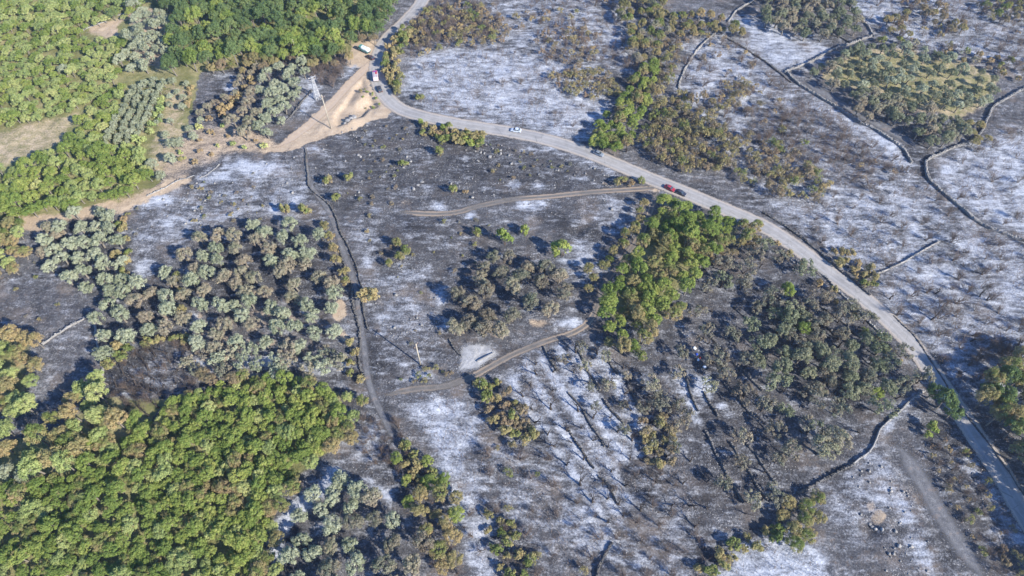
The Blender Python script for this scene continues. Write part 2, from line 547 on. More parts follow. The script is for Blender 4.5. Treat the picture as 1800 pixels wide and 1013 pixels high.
for b in [(597, 545, 9, 24, .95), (605, 590, 7, 16, .8), (470, 560, 60, 22, .45), (430, 600, 60, 10, .5), (360, 600, 18, 8, .6), (290, 560, 12, 14, .5), (475, 605, 8, 6, .7), (350, 555, 8, 10, .6),
          (875, 590, 20, 8, .5), (945, 570, 18, 8, .6), (1540, 915, 14, 12, .7), (1525, 895, 14, 12, .5), (1070, 326, 14, 4, .8), (715, 358, 22, 5, .5), (1150, 330, 16, 6, .9), (1620, 860, 8, 30, .35)]:
    blob('soil', *b)
# unburnt ground
zone('grass', [(-240, -240), (700, -240), (690, 10), (640, 78), (600, 95), (430, 112), (350, 128), (340, 190), (310, 262), (270, 330), (190, 365), (60, 400), (-240, 430)], 1.0, 7)
zone('grass', [(-240, 830), (90, 760), (180, 700), (330, 700), (430, 660), (600, 690), (600, 780), (500, 850), (470, 940), (470, 1480), (-240, 1480)], 0.8, 10)
zone('grass', [(1160, 345), (1330, 400), (1250, 445), (1200, 520), (1150, 580), (1060, 560), (1110, 440)], 0.6, 12)
zone('grass', [(-240, 580), (60, 590), (60, 700), (-240, 800)], 0.6, 12)
zone('soil', [(-240, 300), (-240, 190), (0, 232), (60, 212), (110, 204), (152, 190), (150, 206), (126, 226), (108, 258), (78, 268), (40, 288), (0, 303)], 0.46, 5)
zone('ash', [(1100, 880), (1200, 830), (1260, 960), (1240, 1040), (1080, 1040)], 0.42, 20)
zone('ash', [(1300, 200), (1420, 180), (1560, 275), (1520, 330), (1420, 330)], 0.45, 20)
zone('grass', [(1440, 130), (1500, 90), (1560, 85), (1690, 105), (1755, 140), (1735, 185), (1690, 210), (1600, 190), (1540, 158), (1470, 155)], 0.9, 9)
zone('soil', [(1440, 130), (1500, 90), (1560, 85), (1690, 105), (1755, 140), (1735, 185), (1690, 210), (1600, 190), (1540, 158), (1470, 155)], 0.37, 9)
zone('ash', [(225, 375), (340, 318), (520, 272), (560, 330), (560, 390), (430, 395), (330, 425), (235, 450)], 0.47, 16)
for b in [(450, 296, 60, 10, .85), (375, 312, 30, 7, .88), (275, 352, 36, 9, .86), (300, 390, 40, 14, .62), (255, 470, 18, 16, .75), (480, 368, 12, 12, .88), (520, 352, 14, 7, .88), (400, 380, 20, 8, .8)]:
    blob('ash', *b)
for P_ in ([(330, 430), (460, 390), (560, 400), (610, 470), (610, 560), (500, 530), (345, 555)], [(75, 400), (205, 370), (220, 510), (150, 515), (72, 455)], [(165, 550), (300, 480), (335, 520), (320, 580), (180, 645)]):
    zone('soot', P_, 0.85, 14)
    zone('ash', P_, 0.22, 12)
zone('soot', [(1190, 640), (1260, 620), (1340, 700), (1420, 850), (1310, 910), (1220, 900)], 0.85, 14)
zone('soot', [(1570, 790), (1650, 760), (1700, 800), (1800, 960), (1780, 1030), (1700, 940)], 0.7, 16)
zone('ash', [(640, 470), (720, 440), (770, 520), (780, 600), (690, 600), (645, 540)], 0.46, 20)
for k in LAY:
    LAY[k] = np.clip(LAY[k], 0, 1)


def sample(layer, x, y):
    px, py = pr(x, y, 0.0)
    wx = 16 * (fbm(x, y, 6, 3, 31) - 0.5) + 10 * (fbm(x, y, 1.6, 2, 33) - 0.5)
    wy = 12 * (fbm(x, y, 6, 3, 41) - 0.5) + 7 * (fbm(x, y, 1.6, 2, 43) - 0.5)
    u = np.clip((px + wx - GX0) / GS, 0, GW - 1.01); v = np.clip((py + wy - GY0) / GS, 0, GH - 1.01)
    i = u.astype(int); j = v.astype(int); fu = u - i; fv = v - j
    A = LAY[layer]
    return (A[j, i] * (1 - fu) + A[j, i + 1] * fu) * (1 - fv) + (A[j + 1, i] * (1 - fu) + A[j + 1, i + 1] * fu) * fv


# ------------------------------------------------------------------ the ground sheet
def ground_material():
    t = NT('burnt_ground')
    ash, soil, grass, soot = t.attr('ash'), t.attr('soil'), t.attr('grass'), t.attr('soot')
    n05 = t.noise(0.16, 4, 0.6)
    n1 = t.noise(0.55, 5, 0.65, dist=0.4)
    n3 = t.noise(2.2, 5, 0.7)
    n8 = t.noise(7.0, 3, 0.7)
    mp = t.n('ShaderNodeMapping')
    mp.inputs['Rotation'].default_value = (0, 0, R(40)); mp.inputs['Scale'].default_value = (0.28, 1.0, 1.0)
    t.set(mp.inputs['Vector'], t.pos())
    ash_shade_streaks = t.noise(0.75, 4, 0.65, vec=mp.outputs[0])  # stretched noise: ash streaks and painted shadow streaks in the ground colour
    n1 = t.math('ADD', t.math('MULTIPLY', n1, 0.45), t.math('MULTIPLY', ash_shade_streaks, 0.55))
    mott = t.math('ADD', t.math('MULTIPLY', n1, 0.45), t.math('ADD', t.math('MULTIPLY', n3, 0.35), t.math('MULTIPLY', n8, 0.2)))
    char = t.ramp(mott, [(0.36, (0.022, 0.022, 0.025)), (0.5, (0.080, 0.080, 0.086)), (0.63, (0.245, 0.244, 0.25))])
    rust = t.math('MULTIPLY', t.step(t.noise(0.9, 4, 0.6), 0.55, 0.72), 0.55)
    char = t.mix(rust, char, (0.135, 0.098, 0.075))
    char = t.mix(t.math('MULTIPLY', t.step(t.noise(0.11, 4, 0.65), 0.5, 0.66), 0.5), char, (0.175, 0.14, 0.112))
    sootc = t.ramp(mott, [(0.37, (0.012, 0.012, 0.014)), (0.51, (0.043, 0.043, 0.047)), (0.65, (0.17, 0.17, 0.178))])
    char = t.mix(t.math('MAXIMUM', t.math('MULTIPLY', soot, 0.85), t.step(t.noise(0.045, 3, 0.6), 0.48, 0.66)), char, sootc)
    # uneven ash drifts, with streaks like bare-shrub shadows painted into the colour
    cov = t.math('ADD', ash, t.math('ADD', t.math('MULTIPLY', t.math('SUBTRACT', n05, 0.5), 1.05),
                                   t.math('ADD', t.math('MULTIPLY', t.math('SUBTRACT', ash_shade_streaks, 0.5), 0.75), t.math('MULTIPLY', t.math('SUBTRACT', mott, 0.5), 1.7))))
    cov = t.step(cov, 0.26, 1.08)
    ashc = t.ramp(mott, [(0.34, (0.19, 0.21, 0.25)), (0.48, (0.35, 0.375, 0.425)), (0.63, (0.55, 0.57, 0.605))])
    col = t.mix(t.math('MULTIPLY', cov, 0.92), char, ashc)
    fleck = t.math('MULTIPLY', t.step(t.noise(3.4, 4, 0.75), 0.57, 0.68), t.step(t.noise(0.1, 3), 0.38, 0.62))
    col = t.mix(t.math('MULTIPLY', fleck, 0.6), col, (0.44, 0.45, 0.47))
    soilc = t.ramp(mott, [(0.3, (0.26, 0.195, 0.135)), (0.5, (0.38, 0.295, 0.21)), (0.68, (0.50, 0.41, 0.31))])
    sm = t.step(t.math('ADD', soil, t.math('MULTIPLY', t.math('SUBTRACT', mott, 0.5), 1.3)), 0.3, 0.62)
    grassc = t.ramp(t.math('ADD', t.math('MULTIPLY', n05, 0.5), t.math('MULTIPLY', mott, 0.5)),
                    [(0.34, (0.09, 0.105, 0.04)), (0.5, (0.18, 0.175, 0.08)), (0.64, (0.33, 0.285, 0.165))])
    gm = t.step(t.math('ADD', grass, t.math('MULTIPLY', t.math('SUBTRACT', mott, 0.5), 0.8)), 0.35, 0.6)
    col = t.mix(gm, col, grassc)
    col = t.mix(sm, col, soilc)
    # pale stone fragments
    vor = t.n('ShaderNodeTexVoronoi'); vor.inputs['Scale'].default_value = 1.7
    t.set(vor.inputs['Vector'], t.pos())
    chip = t.math('MULTIPLY', t.math('LESS_THAN', vor.outputs['Distance'], 0.17), t.step(t.noise(0.12, 2), 0.48, 0.6))
    chip = t.math('MULTIPLY', chip, t.math('SUBTRACT', 1.0, gm))
    col = t.mix(t.math('MULTIPLY', chip, 0.8), col, (0.42, 0.40, 0.37))
    hgtv = t.math('ADD', t.math('MULTIPLY', n3, 0.7), t.math('MULTIPLY', n8, 0.3))
    return t.done(col, 0.97, spec=0.05, normal=t.bump(hgtv, 0.85, 0.45))


def axis(lo, hi, step, far):
    a = list(np.arange(lo, hi + step * 0.5, step))
    d = step; v = lo; left = []
    while v > -far:
        d *= 1.35; v -= d; left.append(v)
    d = step; v = a[-1]; right = []
    while v < far:
        d *= 1.35; v += d; right.append(v)
    return np.array(left[::-1] + a + right)


gxs = axis(-212, 212, 0.6, 3500); gys = axis(18, 256, 0.6, 3500)
GXm, GYm = np.meshgrid(gxs, gys)
gx, gy = GXm.ravel(), GYm.ravel()
inner = (np.abs(gx) < 214) & (gy > 15) & (gy < 258)
gz = np.zeros_like(gx)
gz[inner] = hgt(gx[inner], gy[inner])
nx, ny = len(gxs), len(gys)
idx = np.arange(nx * ny).reshape(ny, nx)
gf = np.stack([idx[:-1, :-1], idx[:-1, 1:], idx[1:, 1:], idx[1:, :-1]], -1).reshape(-1, 4)
gattr = {k: ('POINT', sample(k, np.clip(gx, -260, 260), np.clip(gy, 5, 300))) for k in LAY}
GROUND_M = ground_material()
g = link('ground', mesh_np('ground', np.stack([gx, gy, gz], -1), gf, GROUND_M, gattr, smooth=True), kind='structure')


# ------------------------------------------------------------------ road and track strips
def strip(name, line, width, z, mat, rag=0.1, cols=7, seed=0, **props):
    d = np.gradient(line, axis=0); d /= np.linalg.norm(d, axis=1, keepdims=True)
    nrm = np.stack([-d[:, 1], d[:, 0]], -1)
    n = len(line)
    V = np.zeros((n, cols, 3)); A = np.zeros((n, cols))
    L_ = np.concatenate([[0], np.cumsum(np.linalg.norm(np.diff(line, axis=0), axis=1))])
    end = np.repeat(np.clip(np.minimum(L_, L_[-1] - L_) / 7.0, 0, 1), cols)
    for c in range(cols):
        u = -1 + 2 * c / (cols - 1)
        w = width / 2 * u
        off = np.zeros(n)
        if c in (0, cols - 1):
            off = rag * (fbm(line[:, 0], line[:, 1], 2.2, 2, seed + c) - 0.5) * 2 * (1 if c else -1)
        p = line + nrm * (w + off)[:, None]
        V[:, c, :2] = p
        V[:, c, 2] = hgt(p[:, 0], p[:, 1]) + z
        A[:, c] = u
    ix = np.arange(n * cols).reshape(n, cols)
    f = np.stack([ix[:-1, :-1], ix[:-1, 1:], ix[1:, 1:], ix[1:, :-1]], -1).reshape(-1, 4)[:, ::-1]
    return link(name, mesh_np(name, V.reshape(-1, 3), f, mat, {'across': ('POINT', A.ravel()), 'ending': ('POINT', 1 - end)}), **props)


def road_mat():
    t = NT('worn_asphalt')
    u = t.math('ABSOLUTE', t.attr('across'))
    n = t.noise(0.5, 4, 0.6); n2 = t.noise(6, 3, 0.6)
    base = t.ramp(t.math('ADD', t.math('MULTIPLY', n, 0.6), t.math('MULTIPLY', n2, 0.4)), [(0.3, (0.20, 0.192, 0.184)), (0.7, (0.32, 0.305, 0.29))])
    patchy = t.step(t.noise(0.13, 3, 0.6), 0.52, 0.60)
    base = t.mix(t.math('MULTIPLY', patchy, 0.35), base, (0.15, 0.15, 0.155))
    wheel = t.math('MULTIPLY', t.step(t.math('ABSOLUTE', t.math('SUBTRACT', u, 0.42)), 0.22, 0.02), 0.35)
    base = t.mix(wheel, base, (0.345, 0.338, 0.33))
    dust = t.step(t.math('ADD', u, t.math('MULTIPLY', t.math('SUBTRACT', t.noise(1.2, 3), 0.5), 0.35)), 0.78, 1.0)
    base = t.mix(t.math('MULTIPLY', dust, 0.8), base, (0.36, 0.31, 0.26))
    crack = t.n('ShaderNodeTexVoronoi', feature='DISTANCE_TO_EDGE'); crack.inputs['Scale'].default_value = 0.22
    t.set(crack.inputs['Vector'], t.pos())
    base = t.mix(t.math('MULTIPLY', t.math('LESS_THAN', crack.outputs['Distance'], 0.006), 0.5), base, (0.10, 0.10, 0.10))
    return t.done(base, 0.9, spec=0.2)


def track_mat(look):
    t = NT('track_' + look)
    u = t.math('ABSOLUTE', t.attr('across'))
    n = t.noise(0.7, 4, 0.65); n2 = t.noise(4.5, 4, 0.65)
    m = t.math('ADD', t.math('MULTIPLY', n, 0.5), t.math('MULTIPLY', n2, 0.5))
    if look == 'earth':
        col = t.ramp(m, [(0.3, (0.27, 0.20, 0.14)), (0.52, (0.38, 0.295, 0.215)), (0.7, (0.46, 0.37, 0.28))])
        rut = t.step(t.math('ABSOLUTE', t.math('SUBTRACT', u, 0.45)), 0.25, 0.05)
        col = t.mix(t.math('MULTIPLY', rut, 0.5), col, (0.33, 0.275, 0.225))
        edge0, edge1 = 0.75, 1.0
    elif look == 'ruts':
        dark = t.ramp(m, [(0.3, (0.055, 0.052, 0.05)), (0.7, (0.19, 0.175, 0.16))])
        tan = t.ramp(m, [(0.3, (0.17, 0.135, 0.105)), (0.7, (0.36, 0.285, 0.215))])
        rut = t.step(t.math('ADD', t.math('ABSOLUTE', t.math('SUBTRACT', u, 0.52)), t.math('MULTIPLY', t.math('SUBTRACT', n, 0.5), 0.5)), 0.30, 0.12)
        rut = t.math('MULTIPLY', rut, t.step(t.noise(0.06, 2), 0.30, 0.62))
        col = t.mix(rut, dark, tan)
        edge0, edge1 = 0.6, 0.95
    else:
        col = t.ramp(m, [(0.34, (0.06, 0.06, 0.064)), (0.5, (0.12, 0.12, 0.125)), (0.66, (0.24, 0.24, 0.245))])
        br = t.step(t.noise(0.35, 3), 0.56, 0.68)
        col = t.mix(t.math('MULTIPLY', br, 0.5), col, (0.21, 0.15, 0.11))
        edge0, edge1 = 0.35, 0.95
    a = t.step(t.math('ADD', t.math('ADD', u, t.attr('ending')), t.math('MULTIPLY', t.math('SUBTRACT', m, 0.5), 2.4)), edge1, edge0)
    t.done(col, 0.96, spec=0.05, normal=t.bump(n2, 0.6, 0.12))
    t.set(t.b.inputs['Alpha'], a)
    return t.m


strip('road', ROAD, 4.35, 0.06, road_mat(), 0.14, 9, kind='structure')


def shoulder_mat():
    t = NT('gravel_shoulder')
    n = t.noise(0.8, 4, 0.65); n2 = t.noise(5, 3, 0.6)
    m = t.math('ADD', t.math('MULTIPLY', n, 0.5), t.math('MULTIPLY', n2, 0.5))
    col = t.ramp(m, [(0.3, (0.12, 0.11, 0.10)), (0.5, (0.30, 0.265, 0.23)), (0.7, (0.42, 0.37, 0.32))])
    u = t.math('ABSOLUTE', t.attr('across'))
    t.done(col, 0.96, spec=0.05)
    t.set(t.b.inputs['Alpha'], t.step(t.math('ADD', u, t.math('MULTIPLY', t.math('SUBTRACT', m, 0.5), 1.0)), 0.98, 0.86))
    return t.m


strip('road_shoulder', ROAD, 5.8, 0.045, shoulder_mat(), 0.2, 9, kind='structure')
TM = {k: track_mat(k) for k in ('earth', 'ruts', 'ash')}
for _i, (_k, (_p, _w, _look)) in enumerate(TRACKS.items()):
    strip({'earth': 'dirt_road', 'ruts': 'dirt_track', 'ash': 'burnt_lane'}[_look], TLINES[_k], _w * 1.25, 0.014 + 0.005 * _i, TM[_look], 0.2, 7, kind='structure')

# pale gravel yard beside the grove track
def yard_mat():
    t = NT('pale_gravel')
    m = t.math('ADD', t.math('MULTIPLY', t.noise(0.6, 4), 0.4), t.math('MULTIPLY', t.noise(5, 4, 0.7), 0.6))
    col = t.ramp(m, [(0.34, (0.15, 0.15, 0.15)), (0.5, (0.30, 0.298, 0.298)), (0.66, (0.43, 0.43, 0.43))])
    t.done(col, 0.95, spec=0.05, normal=t.bump(t.noise(6, 3), 0.6, 0.1))
    t.set(t.b.inputs['Alpha'], t.step(t.math('ADD', t.attr('across'), t.math('MULTIPLY', t.math('SUBTRACT', m, 0.5), 1.6)), 1.0, 0.72))
    return t.m


def patch(name, px_poly, z, mat, n=6, rag=0.4, **props):
    P = np.array([upt(p) for p in px_poly])
    pts = []
    for i in range(len(P)):
        for k in range(n):
            q = P[i] + (P[(i + 1) % len(P)] - P[i]) * k / n
            pts.append(q + rag * (np.array([vnoise(np.array([q[0] * 1.3]), np.array([q[1] * 1.3]), 5)[0], vnoise(np.array([q[0] * 1.3]), np.array([q[1] * 1.3]), 6)[0]]) - 0.5))
    pts = np.array(pts); c = pts.mean(0)
    rings = [1.0, 0.8, 0.6, 0.4, 0.2]
    V = []; F = []
    m = len(pts)
    for r in rings:
        V.append(c + (pts - c) * r)
    V = np.concatenate(V + [c[None]])
    for a in range(len(rings) - 1):
        for i in range(m):
            j = (i + 1) % m
            F.append((a * m + i, a * m + j, (a + 1) * m + j, (a + 1) * m + i))
    b = (len(rings) - 1) * m
    for i in range(m):
        F.append((b + i, b + (i + 1) % m, len(V) - 1, len(V) - 1))
    bm = bmesh.new()
    zz = hgt(V[:, 0], V[:, 1])
    vs = [bm.verts.new((p[0], p[1], h + z)) for p, h in zip(V, zz)]
    for q in F:
        bm.faces.new([vs[k] for k in dict.fromkeys(q)])
    bmesh.ops.recalc_face_normals(bm, faces=bm.faces)
    if bm.faces[0].normal.z < 0:
        bmesh.ops.reverse_faces(bm, faces=bm.faces)
    o = bm_obj(name, bm, mat, **props)
    a = o.data.attributes.new('across', 'FLOAT', 'POINT')
    a.data.foreach_set('value', np.concatenate([np.full(m, r) for r in rings] + [[0.0]]).astype(np.float32))
    return o


patch('gravel_yard', [(803, 655), (806, 632), (806, 608), (830, 602), (856, 604), (874, 612), (880, 622), (866, 632), (848, 646), (826, 655)], 0.13, yard_mat(), kind='structure')


# ------------------------------------------------------------------ dry stone walls
def stones_mesh(name, line, h, w, mat, rng, size=0.42, gap=0.0):
    seg = np.diff(line, axis=0); L = np.concatenate([[0], np.cumsum(np.linalg.norm(seg, axis=1))])
    tot = L[-1]
    C = []
    rows = max(1, int(round(h / (size * 0.72))))
    for r in range(rows):
        s = rng.random() * size
        while s < tot:
            if rng.random() > gap:
                for side in ((-1, 1) if w > 0.5 else (0,)):
                    if r == rows - 1 and rng.random() < 0.3:
                        continue
                    C.append((s, side * w * 0.26, r))
            s += size * (0.7 + 0.6 * rng.random())
    C = np.array(C)
    x = np.interp(C[:, 0], L, line[:, 0]); y = np.interp(C[:, 0], L, line[:, 1])
    x2 = np.interp(np.minimum(C[:, 0] + 0.4, tot), L, line[:, 0]); y2 = np.interp(np.minimum(C[:, 0] + 0.4, tot), L, line[:, 1])
    x1 = np.interp(np.maximum(C[:, 0] - 0.4, 0), L, line[:, 0]); y1 = np.interp(np.maximum(C[:, 0] - 0.4, 0), L, line[:, 1])
    a = np.arctan2(y2 - y1, x2 - x1)
    nr = np.random.RandomState(rng.randrange(10 ** 6))
    n = len(C)
    x = x - np.sin(a) * C[:, 1]; y = y + np.cos(a) * C[:, 1]
    z = hgt(x, y) + size * 0.72 * (C[:, 2] + 0.35) + nr.uniform(-.06, .06, n)
    a = a + nr.uniform(-.35, .35, n)
    hx = size * nr.uniform(.38, .62, n); hy = (w * 0.27 if w > 0.5 else w / 2) * nr.uniform(.8, 1.3, n); hz = size * nr.uniform(.3, .5, n)
    sg = np.array([(-1, -1, -1), (1, -1, -1), (1, 1, -1), (-1, 1, -1), (-1, -1, 1), (1, -1, 1), (1, 1, 1), (-1, 1, 1)], float)
    V = sg[None] * nr.uniform(.7, 1.1, (n, 8, 1))
    V = V * np.stack([hx, hy, hz], -1)[:, None, :]
    ca, sa = np.cos(a)[:, None], np.sin(a)[:, None]
    X = V[..., 0] * ca - V[..., 1] * sa + x[:, None]; Y = V[..., 0] * sa + V[..., 1] * ca + y[:, None]; Z = V[..., 2] + z[:, None]
    V = np.stack([X, Y, Z], -1).reshape(-1, 3)
    f = np.array([(0, 3, 2, 1), (4, 5, 6, 7), (0, 1, 5, 4), (1, 2, 6, 5), (2, 3, 7, 6), (3, 0, 4, 7)])
    F = (np.arange(n)[:, None, None] * 8 + f[None]).reshape(-1, 4)
    return mesh_np(name, V, F, mat)


def core_mesh(name, line, h, w, mat, seed):
    d = np.gradient(line, axis=0); d /= np.linalg.norm(d, axis=1, keepdims=True) + 1e-9
    nr = np.stack([-d[:, 1], d[:, 0]], -1)
    n = len(line)
    hz = hgt(line[:, 0], line[:, 1])
    top = hz + h * (0.25 + 0.75 * fbm(line[:, 0], line[:, 1], 2.0, 3, seed))
    V = []
    for s, zz in ((-1, hz - 0.35), (-0.8, top), (0.8, top), (1, hz - 0.35)):
        p = line + nr * (s * w * 0.42)
        V.append(np.stack([p[:, 0], p[:, 1], zz], -1))
    V = np.stack(V, 1)
    ix = np.arange(n * 4).reshape(n, 4)
    f = np.stack([ix[:-1, :-1], ix[:-1, 1:], ix[1:, 1:], ix[1:, :-1]], -1).reshape(-1, 4)
    caps = np.array([ix[0], ix[-1][::-1]])
    return mesh_np(name, V.reshape(-1, 3), np.concatenate([f, caps])[:, ::-1], mat)


TERR = 'low dry stone terrace wall between rows of burnt olive trees'
WALLS = [
    ([(1342, 375), (1350, 380), (1406, 416), (1453, 455), (1496, 491), (1530, 520)], 1.0, .8, SOOT_STONE, 'sooty dry stone wall along the paved road beside the ash field', None),
    ([(1570, 556), (1605, 590), (1640, 640), (1672, 690), (1705, 740), (1745, 790), (1800, 872)], .35, .45, SOOT_STONE, 'low blackened stone kerb wall along the lower stretch of paved road', None),
    ([(1627, 286), (1630, 312), (1658, 340), (1684, 361), (1709, 384), (1740, 402), (1773, 415), (1830, 436)], 1.3, .9, STONE, 'dry stone wall curving across the ash field past the olive enclosure corner', None),
    ([(1627, 284), (1645, 273), (1673, 261), (1704, 250), (1722, 236), (1734, 212), (1745, 190), (1771, 173), (1830, 140)], 1.2, .8, STONE, 'dry stone wall at the lower end of the olive enclosure with tan soil', None),
    ([(1381, 126), (1404, 149), (1435, 169), (1471, 190), (1504, 213), (1537, 229), (1563, 246), (1591, 266), (1601, 288)], 1.3, .8, STONE, 'dry stone wall beside the grey lane below the olive enclosure', None),
    ([(1378, 128), (1400, 119), (1427, 107), (1473, 85), (1504, 74), (1530, 66)], 1.4, .9, PALE_STONE, 'pale topped stone wall at the upper end of the olive enclosure', None),
    ([(1478, -8), (1489, 5), (1510, 28), (1526, 48), (1536, 66)], 1.1, .8, STONE, 'dry stone wall running past the dark olive grove to the enclosure corner', None),
    ([(1494, 74), (1480, 66), (1465, 58), (1440, 52)], .9, .7, SOOT_STONE, 'short sooty stone wall under the dark olive grove', None),
    ([(1193, 156), (1196, 139), (1208, 115), (1223, 92), (1239, 74), (1257, 59)], 1.0, .9, STONE, 'dry stone wall climbing beside brown scorched trees in the upper burn', None),
    ([(1279, 40), (1295, 18), (1318, 4), (1335, -8)], 1.0, .9, STONE, 'pale stone wall stretch leading up to the dark olive grove', None),
    ([(1280, 69), (1311, 87), (1336, 103), (1352, 115), (1372, 130), (1390, 146)], 1.0, .8, SOOT_STONE, 'sooty stone wall joining the enclosure corner from the upper ash field', None),
    ([(1652, 424), (1620, 441), (1581, 464), (1540, 482), (1515, 495)], 0.95, .65, STONE, 'straight dry stone wall crossing the ash field to the paved road', None),
    ([(537, 262), (540, 301), (546, 332), (576, 358), (589, 380), (599, 409), (614, 438), (627, 471), (635, 504), (637, 530), (640, 556), (648, 580)], 0.8, .55, SOOT_STONE, 'long dry stone wall along the ash covered path down the slope', None),
    ([(596, 440), (606, 470), (617, 500), (621, 538), (628, 564), (633, 592), (631, 633), (640, 665)], .7, .8, SOOT_STONE, 'broken stone wall between the path and the silver olive grove', None),
    ([(156, 557), (135, 569), (115, 580), (96, 592), (76, 606)], .9, .8, PALE_STONE, 'pale stone wall above the small square burnt plot', None),
    ([(164, 556), (169, 585), (174, 615), (181, 646), (178, 672)], .9, .8, STONE, 'stone wall between the square burnt plot and silver olives', None),
    ([(1622, 689), (1605, 701), (1591, 713), (1571, 733), (1547, 756), (1530, 790), (1500, 817)], 1.1, .7, PALE_STONE, 'ash dusted stone wall from the paved road down beside the dark grove', None),
    ([(1500, 817), (1470, 832), (1440, 848), (1400, 868)], 1.0, .8, SOOT_STONE, 'blackened stone wall under the scorched hedge at the grove foot', None),
    ([(1077, 954), (1062, 978), (1050, 1000), (1046, 1030)], 1.1, .8, SOOT_STONE, 'short black stone wall below the ash covered terraces', None),
    ([(340, 690), (310, 705), (285, 720), (265, 742)], .7, .7, SOOT_STONE, 'broken stone wall through the burnt thicket by the green wood', None),
    ([(505, 955), (522, 965), (538, 980)], .8, .7, PALE_STONE, 'short pale stone wall in the smoky olive grove', None),
    ([(145, 52), (160, 46), (186, 37)], .6, .8, PALE_STONE, 'tumbled white stone wall in the green maquis', None),
    ([(205, 28), (222, 22), (240, 10), (252, 0)], .6, .8, PALE_STONE, 'tumbled white stone wall at the head of the grey olives', None),
    ([(258, 346), (285, 333), (315, 318), (342, 308)], .35, .7, STONE, 'rubble stone bank between tan soil and the burnt slope', None),
    ([(385, 290), (375, 300), (350, 312)], .35, .5, STONE, 'short rubble bank at the end of the dirt road', None),
    ([(790, 598), (800, 615), (809, 627)], .9, .6, SOOT_STONE, 'short black stone wall at the edge of the gravel yard', None),
    ([(1375, 445), (1400, 465), (1440, 480), (1475, 515), (1520, 560), (1560, 600)], .7, .7, STONE, 'stone wall along the grove side of the paved road', None),
    ([(385, 215), (410, 195), (430, 178), (455, 160)], .6, .6, SOOT_STONE, 'sooty bank wall between burnt olive rows by the pylon', None),
    ([(500, 215), (520, 195), (535, 175), (548, 160)], .7, .7, SOOT_STONE, 'sooty stone wall beside the lattice pylon', None),
]
for t in [[(956, 612), (966, 632), (980, 652)], [(1000, 690), (1013, 708), (1044, 757), (1062, 785)], [(998, 755), (1018, 789), (1044, 825)], [(1052, 838), (1066, 851), (1088, 888)],
          [(1013, 618), (1036, 656), (1052, 686)], [(1060, 702), (1080, 728), (1098, 750)], [(1072, 636), (1085, 660)], [(1104, 672), (1116, 700), (1128, 724)], [(1203, 650), (1213, 690), (1228, 722)],
          [(1239, 753), (1259, 794), (1280, 838), (1303, 883)], [(1244, 590), (1280, 626), (1323, 669), (1340, 688)], [(1272, 675), (1298, 703), (1326, 730), (1350, 758)], [(1290, 750), (1311, 781), (1338, 815), (1365, 850)],
          [(1240, 690), (1262, 732)], [(1285, 778), (1300, 804), (1331, 853), (1350, 880)], [(1330, 610), (1360, 640), (1400, 665)], [(1355, 514), (1401, 548), (1447, 573), (1470, 592)],
          [(1445, 540), (1476, 566), (1510, 595)], [(1290, 540), (1330, 575), (1370, 605)]]:
    if len(t) > 1:
        WALLS.append((t, .62, .5, SOOT_STONE, TERR, 'terrace walls of the burnt olive grove'))
rw = random.Random(77)
WALL_LINES = []
for i, (p, h, w, mt, lab, grp) in enumerate(WALLS):
    line = pline(p, 0.7)
    if not grp:
        h, w = h * .68, max(.40, w * .7)
    if grp:
        line = line + 1.3 * np.stack([fbm(line[:, 0], line[:, 1], 6, 3, 60) - .5, fbm(line[:, 0], line[:, 1], 6, 3, 61) - .5], -1)
    line = line + 0.25 * np.stack([fbm(line[:, 0], line[:, 1], 3, 2, 50) - .5, fbm(line[:, 0], line[:, 1], 3, 2, 51) - .5], -1) * 2
    WALL_LINES.append(line)
    o = link('stone_wall', core_mesh('stone_wall', line, h, w, mt, i), label=lab, category='wall', group=grp, kind='thing')
    link('stones', stones_mesh('stones', line, h, w, mt, rw, gap=0.12 if h > .8 else (.45 if grp else 0.35)), parent=o, kind='stuff')
# ------------------------------------------------------------------ plant meshes
def crown_arrays(seed, Rr, h0, h1, nl, nleaf, ls, lobe, up=0.75, asp=0.62):
    r = np.random.RandomState(seed)
    an = r.uniform(0, 2 * math.pi, nl); rad = Rr * np.sqrt(r.uniform(0.0, 1, nl)) * 0.86
    cz = h0 + (h1 - h0) * np.sqrt(np.clip(1 - (rad / Rr) ** 2, 0, 1)) * r.uniform(.55, 1.0, nl)
    C = np.stack([np.cos(an) * rad, np.sin(an) * rad, cz], -1)
    lr = lobe * r.uniform(.65, 1.3, nl)
    lt = r.uniform(0, 1, nl)
    li = np.repeat(np.arange(nl), nleaf)
    n = len(li)
    d = r.normal(size=(n, 3)); d[:, 2] = np.where(r.rand(n) < up, np.abs(d[:, 2]), d[:, 2])
    d /= np.linalg.norm(d, axis=1, keepdims=True)
    pos = C[li] + d * (lr[li] * r.uniform(.35, 1.08, n) ** 0.6)[:, None]
    nm = d + 0.75 * r.normal(size=(n, 3)) * 0.6
    nm[:, 2] += 0.25
    nm /= np.linalg.norm(nm, axis=1, keepdims=True)
    t = np.cross(nm, r.normal(size=(n, 3))); t /= np.linalg.norm(t, axis=1, keepdims=True) + 1e-9
    b = np.cross(nm, t)
    s = (ls * r.uniform(.55, 1.35, n))[:, None]
    V = np.stack([pos - t * s * .5, pos - b * s * .5 * asp, pos + t * s * .5, pos + b * s * .5 * asp], 1)
    V[:, 1:3] += nm[:, None] * s[:, None] * 0.08
    tint = np.clip(lt[li] * 0.6 + r.uniform(0, 1, n) * 0.4, 0, 1)
    F = np.arange(n * 4).reshape(n, 4)
    return V.reshape(-1, 3), F, tint


